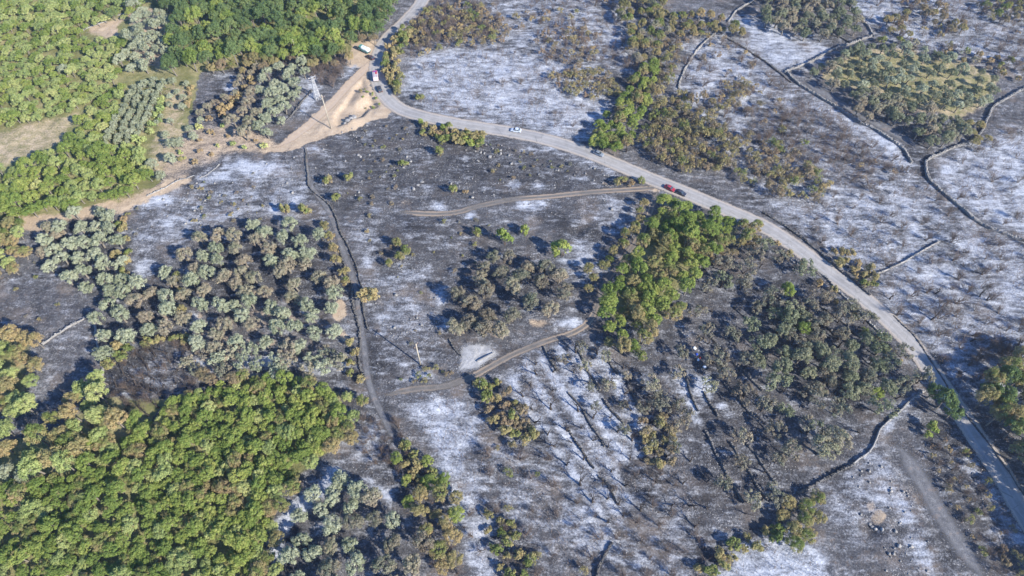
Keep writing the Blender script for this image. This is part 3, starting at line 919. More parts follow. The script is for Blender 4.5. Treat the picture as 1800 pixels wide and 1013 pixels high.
def branch(segs, p, d, ln, rad, depth, rg, spread, nk, upw=0.25, bend=0.25, tip=0.35):
    steps = 3 if depth > 0 else 2
    q = p.copy()
    for k in range(steps):
        d = d + bend * np.array([rg.gauss(0, 1), rg.gauss(0, 1), rg.gauss(0, .6)]) * 0.6 + np.array([0, 0, upw * 0.2])
        d = d / np.linalg.norm(d)
        e = q + d * ln / steps
        r0 = rad * (1 - (1 - tip) * k / steps); r1 = rad * (1 - (1 - tip) * (k + 1) / steps)
        segs.append((q.copy(), e.copy(), r0, r1))
        if depth > 0 and k >= (1 if depth > 1 else 0):
            for _ in range(nk):
                a = rg.uniform(0, 2 * math.pi)
                s = np.array([math.cos(a), math.sin(a), rg.uniform(-.1, .8)])
                dd = d * (1 - spread) + s * spread
                branch(segs, e, dd / np.linalg.norm(dd), ln * rg.uniform(.5, .8), r1 * .72, depth - 1, rg, spread, nk, upw, bend, tip)
        q = e


def trunk_arrays(seed, h, r0, spread):
    rg = random.Random(seed)
    segs = []
    p = np.zeros(3); p[2] = -0.3
    top = np.array([rg.gauss(0, .15), rg.gauss(0, .15), h * .45])
    mid = (p + top) / 2 + np.array([rg.gauss(0, .1), rg.gauss(0, .1), 0])
    segs += [(p, mid, r0 * 1.3, r0), (mid, top, r0, r0 * .8)]
    for k in range(4):
        a = 2 * math.pi * k / 4 + rg.uniform(-.5, .5)
        e = top + np.array([math.cos(a) * spread * rg.uniform(.4, .75), math.sin(a) * spread * rg.uniform(.4, .75), h * rg.uniform(.25, .5)])
        m = (top + e) / 2 + np.array([0, 0, .2])
        segs += [(top, m, r0 * .55, r0 * .4), (m, e, r0 * .4, r0 * .15)]
    return tubes(segs, 6)


def bare_arrays(seed, ln, rad, depth, nk, stems=1, spread=.55, sides=4, lean=.25):
    rg = random.Random(seed)
    segs = []
    for s in range(stems):
        a = rg.uniform(0, 6.28)
        d = np.array([math.cos(a) * lean * rg.uniform(.3, 1.6), math.sin(a) * lean * rg.uniform(.3, 1.6), 1.0])
        branch(segs, np.array([rg.gauss(0, .12) * (stems > 1), rg.gauss(0, .12) * (stems > 1), -.1]), d / np.linalg.norm(d), ln * rg.uniform(.75, 1.15), rad, depth, rg, spread, nk)
    return tubes(segs, sides)


NV = 10
ARR = {}      # shape -> list of (V,F,tint) of crown ; trunk arrays
for k in range(NV):
    ARR.setdefault('olive', []).append((crown_arrays(100 + k, 2.0, 1.4, 4.3, 34, 62, .275, .52), trunk_arrays(100 + k, 3.4, .22, 1.8)))
    ARR.setdefault('sparse', []).append((crown_arrays(150 + k, 2.3, 1.7, 3.5, 19, 36, .36, .56), bare_arrays(150 + k, 1.7, .17, 2, 2, 1, .62)))
    ARR.setdefault('broad', []).append((crown_arrays(200 + k, 2.35, 2.0, 5.2, 50, 66, .265, .56), trunk_arrays(200 + k, 4.6, .18, 1.7)))
    ARR.setdefault('bush', []).append((crown_arrays(300 + k, 1.25, .3, 2.1, 12, 46, .36, .50), bare_arrays(300 + k, .9, .045, 1, 2, 3, .5)))
    ARR.setdefault('thin', []).append((crown_arrays(400 + k, 1.35, .5, 1.9, 13, 30, .27, .46, .6), bare_arrays(400 + k, 1.25, .05, 2, 2, 3, .5)))
    ARR.setdefault('bare', []).append((None, bare_arrays(500 + k, 2.0, .25, 3, 2, 1, .62, 4, .4)))
    ARR.setdefault('twiggy', []).append((None, bare_arrays(600 + k, 1.35, .055, 2, 3, 7, .42, 3, .55)))
MCACHE = {}


def crown_mesh(shape, v, mat):
    key = (shape, v, mat)
    if key not in MCACHE:
        V, F, t = ARR[shape][v][0]
        MCACHE[key] = mesh_np('crown_' + shape, V, F, LM[mat], {'tint': ('FACE', t)})
    return MCACHE[key]


def wood_mesh(shape, v, mat):
    key = (shape, v, mat.name, 'w')
    if key not in MCACHE:
        V, F = ARR[shape][v][1]
        MCACHE[key] = mesh_np('wood_' + shape, V, F, mat)
    return MCACHE[key]


def shrub_mesh(shape, v, mat):
    """leaves and stems of a small shrub as one mesh"""
    key = (shape, v, mat, 's')
    if key not in MCACHE:
        (V, F, t), (V2, F2) = ARR[shape][v]
        MCACHE[key] = mesh_np('shrub_' + shape, np.concatenate([V, V2]), np.concatenate([F, F2 + len(V)]), [LM[mat], TWIG],
                              {'tint': ('FACE', np.concatenate([t, np.zeros(len(F2))]))}, fmat=np.concatenate([np.zeros(len(F)), np.ones(len(F2))]))
    return MCACHE[key]


# ------------------------------------------------------------------ where plants stand
PL = {}           # kind name -> list of placements
OCC = {}          # coarse occupancy cells


def near_occ(x, y, r):
    c = 6.0
    i, j = int(x // c), int(y // c)
    for a in (-1, 0, 1):
        for b in (-1, 0, 1):
            for (qx, qy, qr) in OCC.get((i + a, j + b), ()):
                if (qx - x) ** 2 + (qy - y) ** 2 < (r + qr) ** 2:
                    return True
    return False


def occ_add(x, y, r):
    OCC.setdefault((int(x // 6.0), int(y // 6.0)), []).append((x, y, r))


SHAPE_R = {'olive': 2.35, 'sparse': 2.3, 'broad': 2.65, 'bush': 1.42, 'thin': 1.5, 'bare': 2.2, 'twiggy': 1.35}
SHAPE_H = {'olive': 4.1, 'sparse': 4.0, 'broad': 5.9, 'bush': 2.1, 'thin': 2.3, 'bare': 3.8, 'twiggy': 2.0}


def put(kind, shape, mat, x, y, diam, label, cat, group, rg, zs=1.0, sep=0.36):
    s = diam / (2 * SHAPE_R[shape])
    PL.setdefault(kind, []).append(dict(shape=shape, mat=mat, x=x, y=y, s=s, zs=zs * rg.uniform(.85, 1.2), ax=rg.uniform(.84, 1.18), lx=rg.gauss(0, .06), ly=rg.gauss(0, .06), rot=rg.uniform(0, 6.283), v=rg.randrange(NV), label=label, cat=cat, group=group))
    occ_add(x, y, diam * sep)


def at(kind, shape, mat, pts, label, cat, group=None, seed=1, zs=1.0):
    """single plants: (pixel x, pixel y of the crown centre, crown width in pixels)"""
    rg = random.Random(seed * 991 + len(pts))
    for (px, py, w) in pts:
        sc = FPX / (CAMH / (SP + (py - CY) / FPX * CP))
        diam = w / sc
        h = SHAPE_H[shape] * diam / (2 * SHAPE_R[shape]) * zs
        x, y = upt((px, py), h * 0.55)
        put(kind, shape, mat, x, y, diam, label, cat, group, rg, zs)


def scatter(kind, shape, mats, poly, gap, dmin, dmax, label, cat, group, seed, zs=1.0, keep=1.0, roadgap=2.9, trackgap=1.7, wallgap=0.6, sep=None, tries=14, tall=None, free=False, clump=0.0):
    rg = random.Random(seed)
    h = SHAPE_H[shape] * (dmin + dmax) / 2 / (2 * SHAPE_R[shape]) * zs
    P = [upt(p, h * 0.5) for p in poly]
    xs = [p[0] for p in P]; ys = [p[1] for p in P]
    area = (max(xs) - min(xs)) * (max(ys) - min(ys))
    n = int(area / (gap * gap) * tries)
    X = np.array([rg.uniform(min(xs), max(xs)) for _ in range(n)]); Y = np.array([rg.uniform(min(ys), max(ys)) for _ in range(n)])
    m = inpoly(X, Y, P)
    X, Y = X[m], Y[m]
    if not len(X):
        return
    ok = dist_poly(X, Y, ROAD_C) > roadgap + 0.0
    for k, l in TLINES.items():
        ok &= dist_poly(X, Y, l[::3]) > trackgap
    if wallgap > 0:
        for l in WALL_LINES:
            if l[:, 0].max() < X.min() - 3 or l[:, 0].min() > X.max() + 3 or l[:, 1].max() < Y.min() - 3 or l[:, 1].min() > Y.max() + 3:
                continue
            ok &= dist_poly(X, Y, l[::2]) > wallgap
    X, Y = X[ok], Y[ok]
    if clump:
        k = fbm(X, Y, 14, 2, seed) > clump
        X, Y = X[k], Y[k]
    mine = {}
    for x, y in zip(X, Y):
        i, j = int(x // gap), int(y // gap)
        bad = False
        for a in (-1, 0, 1):
            for b in (-1, 0, 1):
                for (qx, qy) in mine.get((i + a, j + b), ()):
                    if (qx - x) ** 2 + (qy - y) ** 2 < gap * gap:
                        bad = True
        if bad:
            continue
        d = rg.uniform(dmin, dmax)
        if not free and near_occ(x, y, d * (sep if sep is not None else 0.22)):
            continue
        mine.setdefault((i, j), []).append((x, y))
        if rg.random() > keep:
            continue
        mat = rg.choice(mats)
        put(kind, shape, mat, float(x), float(y), d, label, cat, group, rg, zs if tall is None else rg.uniform(*tall), sep=0.0 if free else 0.30)


T, S = 'tree', 'shrub'
for _p, _r in [((636, 92), 4.0), ((645, 95), 4.0), ((628, 100), 3.0), ((651, 104), 2.5), ((660, 140), 3.0), ((640, 106), 3.5)]:   # keep the parked vehicles clear
    occ_add(*upt(_p), _r)
# --- single plants that stand apart
at('pine_shrub', 'bush', 'green', [(887, 421, 28), (989, 438, 36), (920, 405, 20)], 'rounded green conifer bush alone on the charred slope', S, 'green bushes left standing on the charred slope', 1, 1.5)
at('brown_bush', 'bush', 'yellow', [(651, 520, 36)], 'large round brown scorched bush beside the walled path', S, None, 2, 1.1)
at('green_bush', 'bush', 'mixed', [(739, 171, 19)], 'round green bush at the roadside in the ash field bend', S, None, 3, 1.2)
at('singed_bush', 'bush', 'mixed', [(576, 319, 20), (592, 349, 20), (500, 370, 24), (535, 368, 25), (613, 312, 18), (771, 266, 20), (796, 334, 18), (838, 411, 17), (709, 288, 17), (818, 337, 12), (750, 160, 1)][:10],
   'singed olive green bush standing alone on the blackened slope', S, 'singed bushes on the blackened slope', 4, 1.3)
at('singed_tree', 'olive', 'mixed', [(699, 430, 24), (713, 441, 24), (703, 453, 22), (684, 464, 18)], 'half scorched tree in the small clump beside the black slope', T, 'clump of half scorched trees', 5)
at('green_tree', 'broad', 'green', [(1412, 579, 30), (1542, 690, 28), (1387, 509, 30)], 'bright green leafy tree among the dark singed olives', T, 'bright green trees in the dark olive grove', 6)
at('umbrella_pine', 'olive', 'dark', [(1660, 704, 44), (1640, 690, 34), (1674, 726, 34)], 'dark green pine overhanging the paved road by the stone wall', T, 'pines at the roadside wall', 7, 1.3)
at('green_bush', 'bush', 'green', [(1638, 752, 24), (1630, 764, 18)], 'fresh green bush under the roadside pine', S, 'green bushes under the roadside pine', 8, 1.1)
at('big_olive_tree', 'olive', 'olive_scorched', [(1445, 790, 60), (1470, 772, 55)], 'large full grey green olive at the foot of the dark grove', T, 'large olives at the grove foot', 9, .9)
at('olive_tree', 'olive', 'olive', [(303, 143, 18), (327, 147, 14), (312, 162, 15), (300, 172, 14), (322, 172, 16), (297, 184, 15), (320, 188, 18), (283, 205, 14), (275, 216, 14), (300, 214, 16),
   (290, 237, 18), (318, 251, 24), (342, 240, 22), (302, 252, 26), (268, 290, 26), (300, 282, 26), (282, 311, 24), (332, 225, 18), (352, 212, 16)],
   'silvery olive tree standing loose on tan grass above the burn', T, 'loose olives on the tan grass', 10)
at('olive_tree', 'olive', 'olive', [(114, 127, 22)], 'single pale silver olive tree in the green maquis', T, None, 11)
at('round_tree', 'broad', 'dark', [(197, 25, 22)], 'single dark round tree beside the tumbled wall in the maquis', T, None, 12)
at('singed_olive_tree', 'olive', 'olive_scorched', [(424, 140, 18), (417, 152, 18), (412, 163, 16), (395, 172, 20), (378, 182, 19), (365, 190, 20), (352, 200, 19), (440, 128, 16), (450, 118, 19), (443, 165, 26), (438, 184, 26), (425, 197, 26), (410, 212, 28), (440, 215, 28), (430, 235, 31), (452, 200, 26)], 'dusty grey olive in the rows beside the burnt plot near the pylon', T, 'olive rows near the pylon', 13)
at('olive_tree', 'olive', 'olive', [(470, 128, 25), (490, 118, 25), (515, 122, 25), (530, 112, 25), (508, 135, 27), (485, 148, 27), (500, 158, 30), (478, 165, 30), (520, 148, 25), (470, 185, 30), (492, 178, 25), (458, 160, 25), (466, 208, 30), (482, 200, 25), (500, 190, 26), (515, 170, 24), (535, 130, 22), (525, 160, 20), (462, 140, 22), (455, 225, 26), (470, 235, 24), (495, 212, 22)],
   'silver olive tree in the cluster beside the lattice pylon', T, 'silver olives beside the pylon', 14)
# --- upper unburnt slope
scatter('olive_tree', 'olive', ['olive'], [(235, 12), (258, 22), (285, 22), (300, 32), (294, 112), (232, 124), (210, 112), (222, 75), (238, 45)], 3.1, 4.2, 5.4, 'pale grey olive tree in the strip between maquis and dark wood', T, 'olive strip below the dark wood', 20, keep=.92)
_rows = []
for (a0, b0, a1, b1, n_) in [(186, 252, 236, 153, 13), (203, 258, 254, 147, 15), (222, 250, 272, 144, 14), (243, 234, 288, 146, 12)]:
    for q in range(n_):
        f_ = q / (n_ - 1)
        _rows.append((a0 + (a1 - a0) * f_ + 1.5 * math.sin(q * 2.3), b0 + (b1 - b0) * f_ + 1.5 * math.cos(q * 1.7), 15 + 3 * ((q * 7) % 3) / 2))
at('olive_tree', 'olive', 'olive', _rows, 'silvery olive tree in the long dense rows above the dirt road', T, 'dense silver olive rows', 21)
scatter('oak_tree', 'broad', ['dark', 'dark', 'green'], [(262, -25), (700, -25), (684, 30), (648, 66), (600, 88), (560, 98), (430, 98), (350, 115), (305, 128), (298, 100), (308, 55), (320, 20), (262, 5)], 3.5, 4.6, 7.2, 'dark green oak in the dense wood above the burn', T, 'oaks of the dense upper wood', 22, tall=(.95, 1.35))
scatter('scorched_tree', 'broad', ['yellow', 'mixed', 'brown'], [(360, 112), (430, 98), (560, 95), (620, 78), (680, 30), (706, 30), (668, 76), (612, 108), (560, 118), (450, 122), (370, 124)], 3.2, 3.4, 4.8, 'yellow brown scorched tree on the singed edge of the upper wood', T, 'scorched rim of the upper wood', 23)
scatter('burnt_shrub', 'twiggy', [0], [(545, 110), (600, 98), (615, 110), (585, 150), (548, 140)], 2.0, 3, 4.6, 'leafless dark burnt shrub below the upper wood', S, 'burnt shrubs below the upper wood', 24)
MQ = 'light green maquis bush on the unburnt slope above the tan field'
scatter('maquis_bush', 'broad', ['light', 'light', 'green'], [(-60, -25), (262, -25), (234, 22), (150, 46), (142, 62), (214, 66), (208, 112), (190, 150), (152, 182), (100, 200), (30, 215), (-60, 226)], 2.3, 2.8, 4.8, MQ, S, 'light green maquis', 25, tall=(.5, 1.0), keep=.94)
scatter('maquis_bush', 'broad', ['light', 'green'], [(150, 192), (190, 160), (216, 150), (216, 180), (195, 216), (184, 252), (160, 250), (128, 235)], 2.4, 3, 4.8, 'green maquis tree between the tan field and silver olive rows', S, 'maquis beside the olive rows', 26, tall=(.6, .95))
scatter('maquis_bush', 'broad', ['light', 'green', 'green'], [(110, 262), (130, 235), (185, 250), (215, 262), (262, 262), (262, 310), (225, 338), (140, 352), (125, 368), (60, 372), (-40, 385), (-40, 312), (40, 296), (80, 270)], 2.7, 3.6, 5.8, 'bright green tree in the belt below the tan field', T, 'green belt below the tan field', 27, tall=(.7, 1.1))
scatter('maquis_bush', 'bush', ['light'], [(258, 205), (284, 175), (292, 195), (262, 240), (240, 262), (216, 262)], 2.2, 2.2, 3.6, 'yellow green bush between the silver olive rows and loose olives', S, 'bushes below the olive rows', 28)
scatter('singed_bush', 'bush', ['yellow', 'mixed'], [(450, 140), (430, 160), (400, 195), (385, 205), (380, 196), (410, 165), (445, 132)], 1.9, 2, 3, 'yellow brown hedge bush between olive rows near the pylon', S, 'hedge row near the pylon', 29)
scatter('singed_bush', 'bush', ['mixed', 'yellow'], [(345, 145), (335, 190), (320, 200), (330, 160)], 2.2, 2, 3, 'singed bush on the edge of the burnt plot and tan grass', S, 'bushes edging the burnt plot', 30)
scatter('singed_bush', 'bush', ['mixed', 'light'], [(340, 215), (420, 200), (460, 240), (470, 262), (400, 262), (340, 290), (310, 280)], 3.6, 1.6, 3.2, 'small olive green bush on tan soil by the dirt road', S, 'bushes on tan soil by the dirt road', 31)
scatter('scorched_tree', 'broad', ['yellow', 'mixed', 'light'], [(-40, 352), (30, 352), (50, 380), (30, 420), (45, 450), (20, 480), (-40, 490)], 3.0, 3.6, 5.2, 'yellowish singed tree beside the tan strip and grey plot', T, 'singed trees by the grey plot', 32)
# --- groves on the slope
scatter('olive_tree', 'olive', ['olive'], [(105, 392), (130, 376), (160, 370), (208, 370), (214, 400), (212, 445), (218, 500), (190, 520), (150, 508), (100, 485), (72, 455), (75, 425)], 3.9, 4.6, 5.6, 'silver green olive tree in the grove under the tan strip', T, 'silver grove under the tan strip', 40)
scatter('singed_olive_tree', 'olive', ['olive_scorched'], [(72, 420), (78, 400), (110, 388), (112, 410), (90, 440), (72, 445)], 3.4, 4, 5, 'brownish singed olive at the ashy corner of the silver grove', T, 'singed corner of the silver grove', 41)
scatter('singed_bush', 'bush', ['yellow', 'mixed'], [(200, 400), (222, 380), (224, 430), (232, 480), (225, 500), (205, 470)], 2.3, 2.2, 3.4, 'yellow singed bush along the edge of the silver grove', S, 'bushes edging the silver grove', 42)
scatter('singed_olive_tree', 'olive', ['olive_scorched', 'olive_scorched', 'olive'], [(325, 450), (350, 420), (400, 398), (455, 395), (480, 430), (505, 470), (495, 505), (440, 535), (390, 545), (345, 545), (330, 490)], 4.0, 4.6, 5.6, 'brown grey scorched olive in the middle of the terrace grove', T, 'brown olives of the terrace grove', 43, keep=.95)
scatter('olive_tree', 'olive', ['olive'], [(455, 398), (505, 392), (545, 395), (572, 420), (560, 450), (570, 475), (530, 480), (500, 470), (475, 430)], 4.1, 4.8, 6.0, 'silver green olive at the upper end of the terrace grove', T, 'silver olives of the upper terrace grove', 44, keep=.9)
scatter('singed_olive_tree', 'olive', ['olive_scorched'], [(500, 470), (590, 470), (600, 510), (560, 525), (500, 510)], 4.2, 4.6, 5.6, 'dusty scorched olive between the terrace grove and walled path', T, 'dusty olives near the walled path', 45, keep=.85)
scatter('olive_tree', 'olive', ['olive', 'olive', 'olive_scorched'], [(165, 548), (215, 508), (300, 478), (328, 510), (332, 555), (300, 585), (240, 600), (185, 640), (165, 595)], 3.9, 4.6, 5.8, 'pale silver olive beside the square burnt plot', T, 'silver olives beside the burnt plot', 46)
scatter('olive_tree', 'olive', ['olive', 'olive', 'olive_scorched'], [(335, 562), (400, 540), (480, 525), (595, 515), (602, 560), (585, 600), (500, 616), (420, 618), (350, 618)], 3.9, 4.5, 5.5, 'silver green olive on the tan terrace soil', T, 'silver olives on tan terrace soil', 47, keep=.93)
scatter('scorched_tree', 'olive', ['yellow', 'mixed'], [(566, 380), (582, 400), (600, 445), (612, 500), (598, 500), (585, 450), (568, 410)], 2.8, 2.8, 4.0, 'yellow brown scorched tree along the walled path', T, 'scorched trees along the walled path', 48)
scatter('scorched_tree', 'olive', ['yellow', 'mixed'], [(300, 480), (325, 500), (335, 540), (320, 570), (300, 545)], 3.2, 3, 4, 'yellow singed tree among the silver olives', T, 'singed trees among silver olives', 49)
scatter('smoky_olive_tree', 'sparse', ['olive_scorched', 'olive_ash', 'olive'], [(330, 618), (450, 618), (560, 612), (605, 632), (590, 655), (450, 655), (330, 660), (300, 640)], 3.4, 4.2, 5.4, 'sparse ash dusted olive between the terrace grove and green wood', T, 'ash dusted olives above the green wood', 50)
scatter('singed_bush', 'bush', ['yellow', 'mixed'], [(590, 610), (640, 600), (650, 640), (630, 680), (600, 640)], 2.6, 2.2, 3.6, 'yellow singed bush where the walled path meets the track', S, 'bushes at the path junction', 51)
# --- green wood
GW_ = [(430, 662), (520, 668), (590, 692), (606, 735), (565, 790), (500, 835), (476, 880), (460, 1060), (-60, 1060), (-60, 890), (60, 850), (110, 790), (230, 745), (330, 692)]
scatter('scorched_tree', 'broad', ['mixed', 'yellow', 'light'], [(590, 690), (640, 688), (650, 715), (618, 775), (545, 835), (500, 872), (485, 1020), (455, 1050), (470, 940), (478, 875), (510, 830), (570, 785), (608, 735)], 2.8, 3.2, 4.8, 'olive brown singed tree on the rim of the green wood', T, 'singed rim of the green wood', 60, tall=(.7, 1.0))
scatter('scorched_tree', 'broad', ['yellow', 'light', 'mixed'], [(60, 770), (130, 695), (186, 662), (190, 720), (215, 745), (120, 830), (60, 840)], 3.0, 4, 6, 'yellow green singed tree in the tall row below the square burnt plot', T, 'tall row below the burnt plot', 61, tall=(1.15, 1.55))
scatter('wood_tree', 'broad', ['green', 'green', 'green', 'green', 'light', 'mixed'], GW_, 2.0, 2.6, 4.8, 'green leafy tree in the dense wood below the terraces', T, 'trees of the green wood', 62, tall=(.8, 1.1), keep=.985)
scatter('scorched_tree', 'broad', ['light', 'yellow', 'mixed'], [(-50, 590), (70, 585), (62, 650), (60, 715), (20, 790), (-50, 810)], 3.3, 4.2, 6.2, 'yellow green tree on the side of the square burnt plot', T, 'trees beside the burnt plot', 63, tall=(.9, 1.2))
scatter('olive_tree', 'olive', ['olive'], [(-40, 830), (55, 825), (80, 860), (50, 890), (-40, 895)], 3.8, 4.6, 6, 'pale silver olive at the corner of the green wood', T, 'silver olives at the corner of the green wood', 64)
scatter('burnt_tree', 'bare', [0], [(160, 700), (230, 625), (320, 605), (345, 680), (330, 700), (240, 740), (160, 745)], 2.6, 3.6, 5.2, 'leafless charred tree in the burnt thicket above the green wood', T, 'charred thicket above the green wood', 65)
scatter('burnt_shrub', 'twiggy', [0], [(155, 700), (230, 620), (330, 602), (345, 690), (240, 745), (155, 755)], 1.9, 2.6, 4.4, 'leafless brown shrub in the burnt thicket above the green wood', S, 'burnt thicket shrubs above the green wood', 66)
scatter('singed_bush', 'bush', ['yellow', 'mixed'], [(190, 610), (330, 590), (345, 615), (260, 615), (190, 660), (180, 640)], 2.6, 2.6, 4.2, 'yellow brown bush above the charred thicket', S, 'bushes above the charred thicket', 67)
scatter('scorched_tree', 'broad', ['mixed', 'brown', 'yellow'], [(285, 690), (340, 655), (400, 650), (450, 660), (380, 685), (330, 715)], 3.0, 3, 4.4, 'brown scorched tree on the upper rim of the green wood', T, 'scorched upper rim of the green wood', 68)
# --- centre grove and triangle wood
scatter('smoky_olive_tree', 'olive', ['olive_ash', 'olive_scorched', 'olive_ash'], [(765, 545), (785, 505), (810, 485), (850, 490), (900, 470), (940, 460), (985, 485), (1012, 505), (990, 545), (950, 562), (905, 575), (860, 598), (800, 604), (780, 580)], 4.1, 4.8, 6.2, 'grey brown smoky olive in the grove beside the gravel yard', T, 'smoky grove beside the gravel yard', 70, keep=.88)
scatter('smoky_olive_tree', 'olive', ['olive_scorched', 'olive_ash'], [(835, 465), (850, 448), (905, 455), (990, 470), (985, 490), (930, 470), (860, 482)], 4.6, 4.6, 5.6, 'scorched olive on the upper edge of the smoky grove', T, 'upper edge of the smoky grove', 71, keep=.9)
TW = 'leafy tree in the triangular wood below the paved road'
scatter('triangle_wood_tree', 'broad', ['green', 'green', 'mixed'], [(1185, 345), (1245, 368), (1328, 402), (1300, 428), (1245, 452), (1212, 500), (1190, 545), (1150, 590), (1130, 545), (1165, 470), (1180, 410)], 3.0, 3.6, 5.6, 'green ' + TW, T, 'green trees of the triangular wood', 72, tall=(.9, 1.25), roadgap=3.6)
scatter('triangle_wood_tree', 'broad', ['mixed', 'green', 'green', 'yellow'], [(1152, 342), (1188, 348), (1182, 410), (1165, 470), (1130, 545), (1150, 592), (1125, 632), (1075, 610), (1052, 548), (1075, 488), (1125, 430)], 3.0, 3.4, 5.4, 'singed ' + TW, T, 'brown trees of the triangular wood', 73, tall=(.9, 1.2))
scatter('scorched_tree', 'broad', ['yellow', 'mixed'], [(1140, 350), (1140, 372), (1122, 408), (1085, 448), (1048, 492), (1028, 520), (1032, 480), (1080, 428), (1112, 400), (1122, 365)], 2.6, 2.8, 4, 'yellow brown scorched tree lining the track by the triangular wood', T, 'scorched trees lining the track', 74)
scatter('scorched_tree', 'broad', ['yellow', 'brown'], [(1300, 415), (1330, 405), (1338, 430), (1250, 470), (1235, 455)], 2.8, 2.8, 4, 'yellow hedge tree on the corner of the triangular wood', T, 'hedge on the triangular wood corner', 75)
# --- dark grove
scatter('dark_olive_tree', 'olive', ['olive_dark', 'olive_dark', 'olive_ash'], [(1375, 560), (1450, 560), (1545, 615), (1560, 690), (1510, 705), (1440, 690), (1380, 650), (1330, 640)], 3.7, 4.4, 5.8, 'dark green olive in the heart of the grove below the road', T, 'dark green heart of the grove', 80, keep=.97)
scatter('smoky_olive_tree', 'sparse', ['olive_ash', 'olive_ash', 'olive_dark'], [(1250, 462), (1340, 425), (1392, 450), (1500, 520), (1570, 590), (1625, 670), (1600, 690), (1525, 745), (1480, 805), (1400, 800), (1330, 735), (1280, 670), (1230, 600), (1205, 540)], 4.7, 4.8, 6.6, 'sooty brown olive with thinned crown in the grove below the road', T, 'sooty olives of the grove below the road', 81, keep=.85)
scatter('smoky_olive_tree', 'sparse', ['olive_ash', 'olive_scorched'], [(1120, 650), (1200, 600), (1290, 700), (1330, 760), (1390, 810), (1400, 850), (1340, 900), (1260, 880), (1190, 780)], 5.6, 4.0, 5.4, 'thin scorched olive on the black terraces', T, 'thin olives on the black terraces', 82, keep=.85)
scatter('scorched_tree', 'broad', ['yellow', 'mixed'], [(1385, 870), (1430, 858), (1452, 880), (1440, 945), (1395, 960), (1380, 910)], 2.8, 3.2, 4.8, 'yellow brown bushy tree at the end of the black terraces', T, 'bushy trees at the terrace end', 83, tall=(.6, .8))
scatter('singed_bush', 'bush', ['yellow', 'mixed'], [(1385, 900), (1390, 940), (1300, 975), (1250, 1010), (1225, 1000), (1290, 950), (1340, 925)], 2.2, 2, 3.6, 'yellow brown bush in the hedge above the white ash corner', S, 'hedge above the white ash corner', 84)
scatter('singed_bush', 'bush', ['brown', 'yellow'], [(1128, 738), (1170, 730), (1188, 780), (1180, 825), (1140, 822), (1125, 780)], 1.9, 2.2, 3.6, 'rusty brown scorched bush in the clump amid the terraces', S, 'rusty clump amid the terraces', 85)
scatter('singed_bush', 'bush', ['yellow', 'mixed', 'brown'], [(845, 670), (880, 665), (905, 700), (940, 745), (935, 785), (890, 780), (860, 745), (850, 705)], 2.1, 2.2, 3.8, 'olive brown bush in the thicket below the grove track', S, 'thicket below the grove track', 86)
scatter('singed_bush', 'bush', ['yellow', 'mixed'], [(660, 690), (700, 760), (740, 800), (770, 850), (740, 850), (690, 790), (655, 720)], 2.3, 2.0, 3.4, 'yellow bush along the lane below the path junction', S, 'bushes along the lower lane', 87)
scatter('scorched_tree', 'broad', ['mixed', 'yellow', 'green'], [(695, 800), (745, 800), (800, 840), (815, 900), (808, 1000), (770, 1000), (730, 900), (700, 860)], 2.9, 3, 4.8, 'half green half scorched tree by the smoky olive grove', T, 'half scorched trees by the smoky olives', 88, tall=(.7, 1.0))
scatter('smoky_olive_tree', 'olive', ['olive_scorched', 'olive_ash', 'olive'], [(500, 930), (545, 870), (600, 830), (640, 850), (690, 890), (745, 950), (750, 1040), (480, 1060), (505, 980)], 3.4, 4.2, 5.6, 'grey dusty olive in the grove between green wood and ash strip', T, 'dusty grove beside the green wood', 89, keep=.95)
scatter('singed_bush', 'bush', ['yellow', 'mixed'], [(850, 905), (895, 905), (935, 990), (925, 1040), (880, 1013)], 2.4, 2, 3.4, 'yellow green bush at the lower end of the ash strip', S, 'bushes at the lower ash strip', 90)
scatter('burnt_shrub', 'twiggy', [0], [(620, 740), (690, 720), (720, 800), (700, 830), (640, 820)], 2.2, 2.4, 3.6, 'leafless burnt shrub on the ashy bank by the green wood', S, 'burnt shrubs by the green wood rim', 91)
# --- road sides and upper burn
scatter('singed_bush', 'bush', ['mixed', 'yellow', 'green'], [(738, 216), (790, 226), (852, 238), (848, 256), (800, 254), (745, 236)], 1.9, 2.4, 3.8, 'green and yellow bush in the hedge under the road bend', S, 'hedge under the road bend', 100, roadgap=3.0)
scatter('singed_bush', 'bush', ['mixed', 'yellow'], [(1085, 312), (1130, 318), (1140, 328), (1110, 330), (1085, 324)], 1.8, 2, 3, 'green bush in the hedge where the field track meets the road', S, 'hedge at the track mouth', 101)
scatter('singed_bush', 'bush', ['yellow', 'mixed'], [(680, 75), (706, 50), (724, 60), (702, 105), (706, 155), (692, 170), (680, 140), (672, 110)], 2.0, 2.4, 3.8, 'yellow singed bush along the top of the road bend', S, 'bushes along the road bend', 102, tall=(1.0, 1.5))
scatter('burnt_shrub', 'twiggy', [0], [(706, 50), (740, 10), (800, -10), (880, 10), (880, 60), (800, 75), (745, 95), (712, 95)], 3.2, 2.4, 4.2, 'leafless brown shrub in the burnt thicket beside the upper road', S, 'burnt thicket beside the upper road', 103)
scatter('singed_bush', 'thin', ['yellow', 'brown', 'mixed'], [(715, 50), (760, 10), (840, 5), (895, 45), (890, 72), (800, 78), (740, 95)], 2.2, 2.4, 4.2, 'yellow brown thin bush in the thicket beside the upper road', S, 'thin bushes beside the upper road', 104)
scatter('scorched_tree', 'broad', ['mixed', 'olive_scorched', 'yellow'], [(1085, -20), (1165, -20), (1172, 60), (1152, 108), (1120, 108), (1092, 40)], 2.9, 3.6, 5.2, 'dull olive scorched tree in the hedge line climbing the burn', T, 'upper hedge line of the burn', 105, keep=.92)
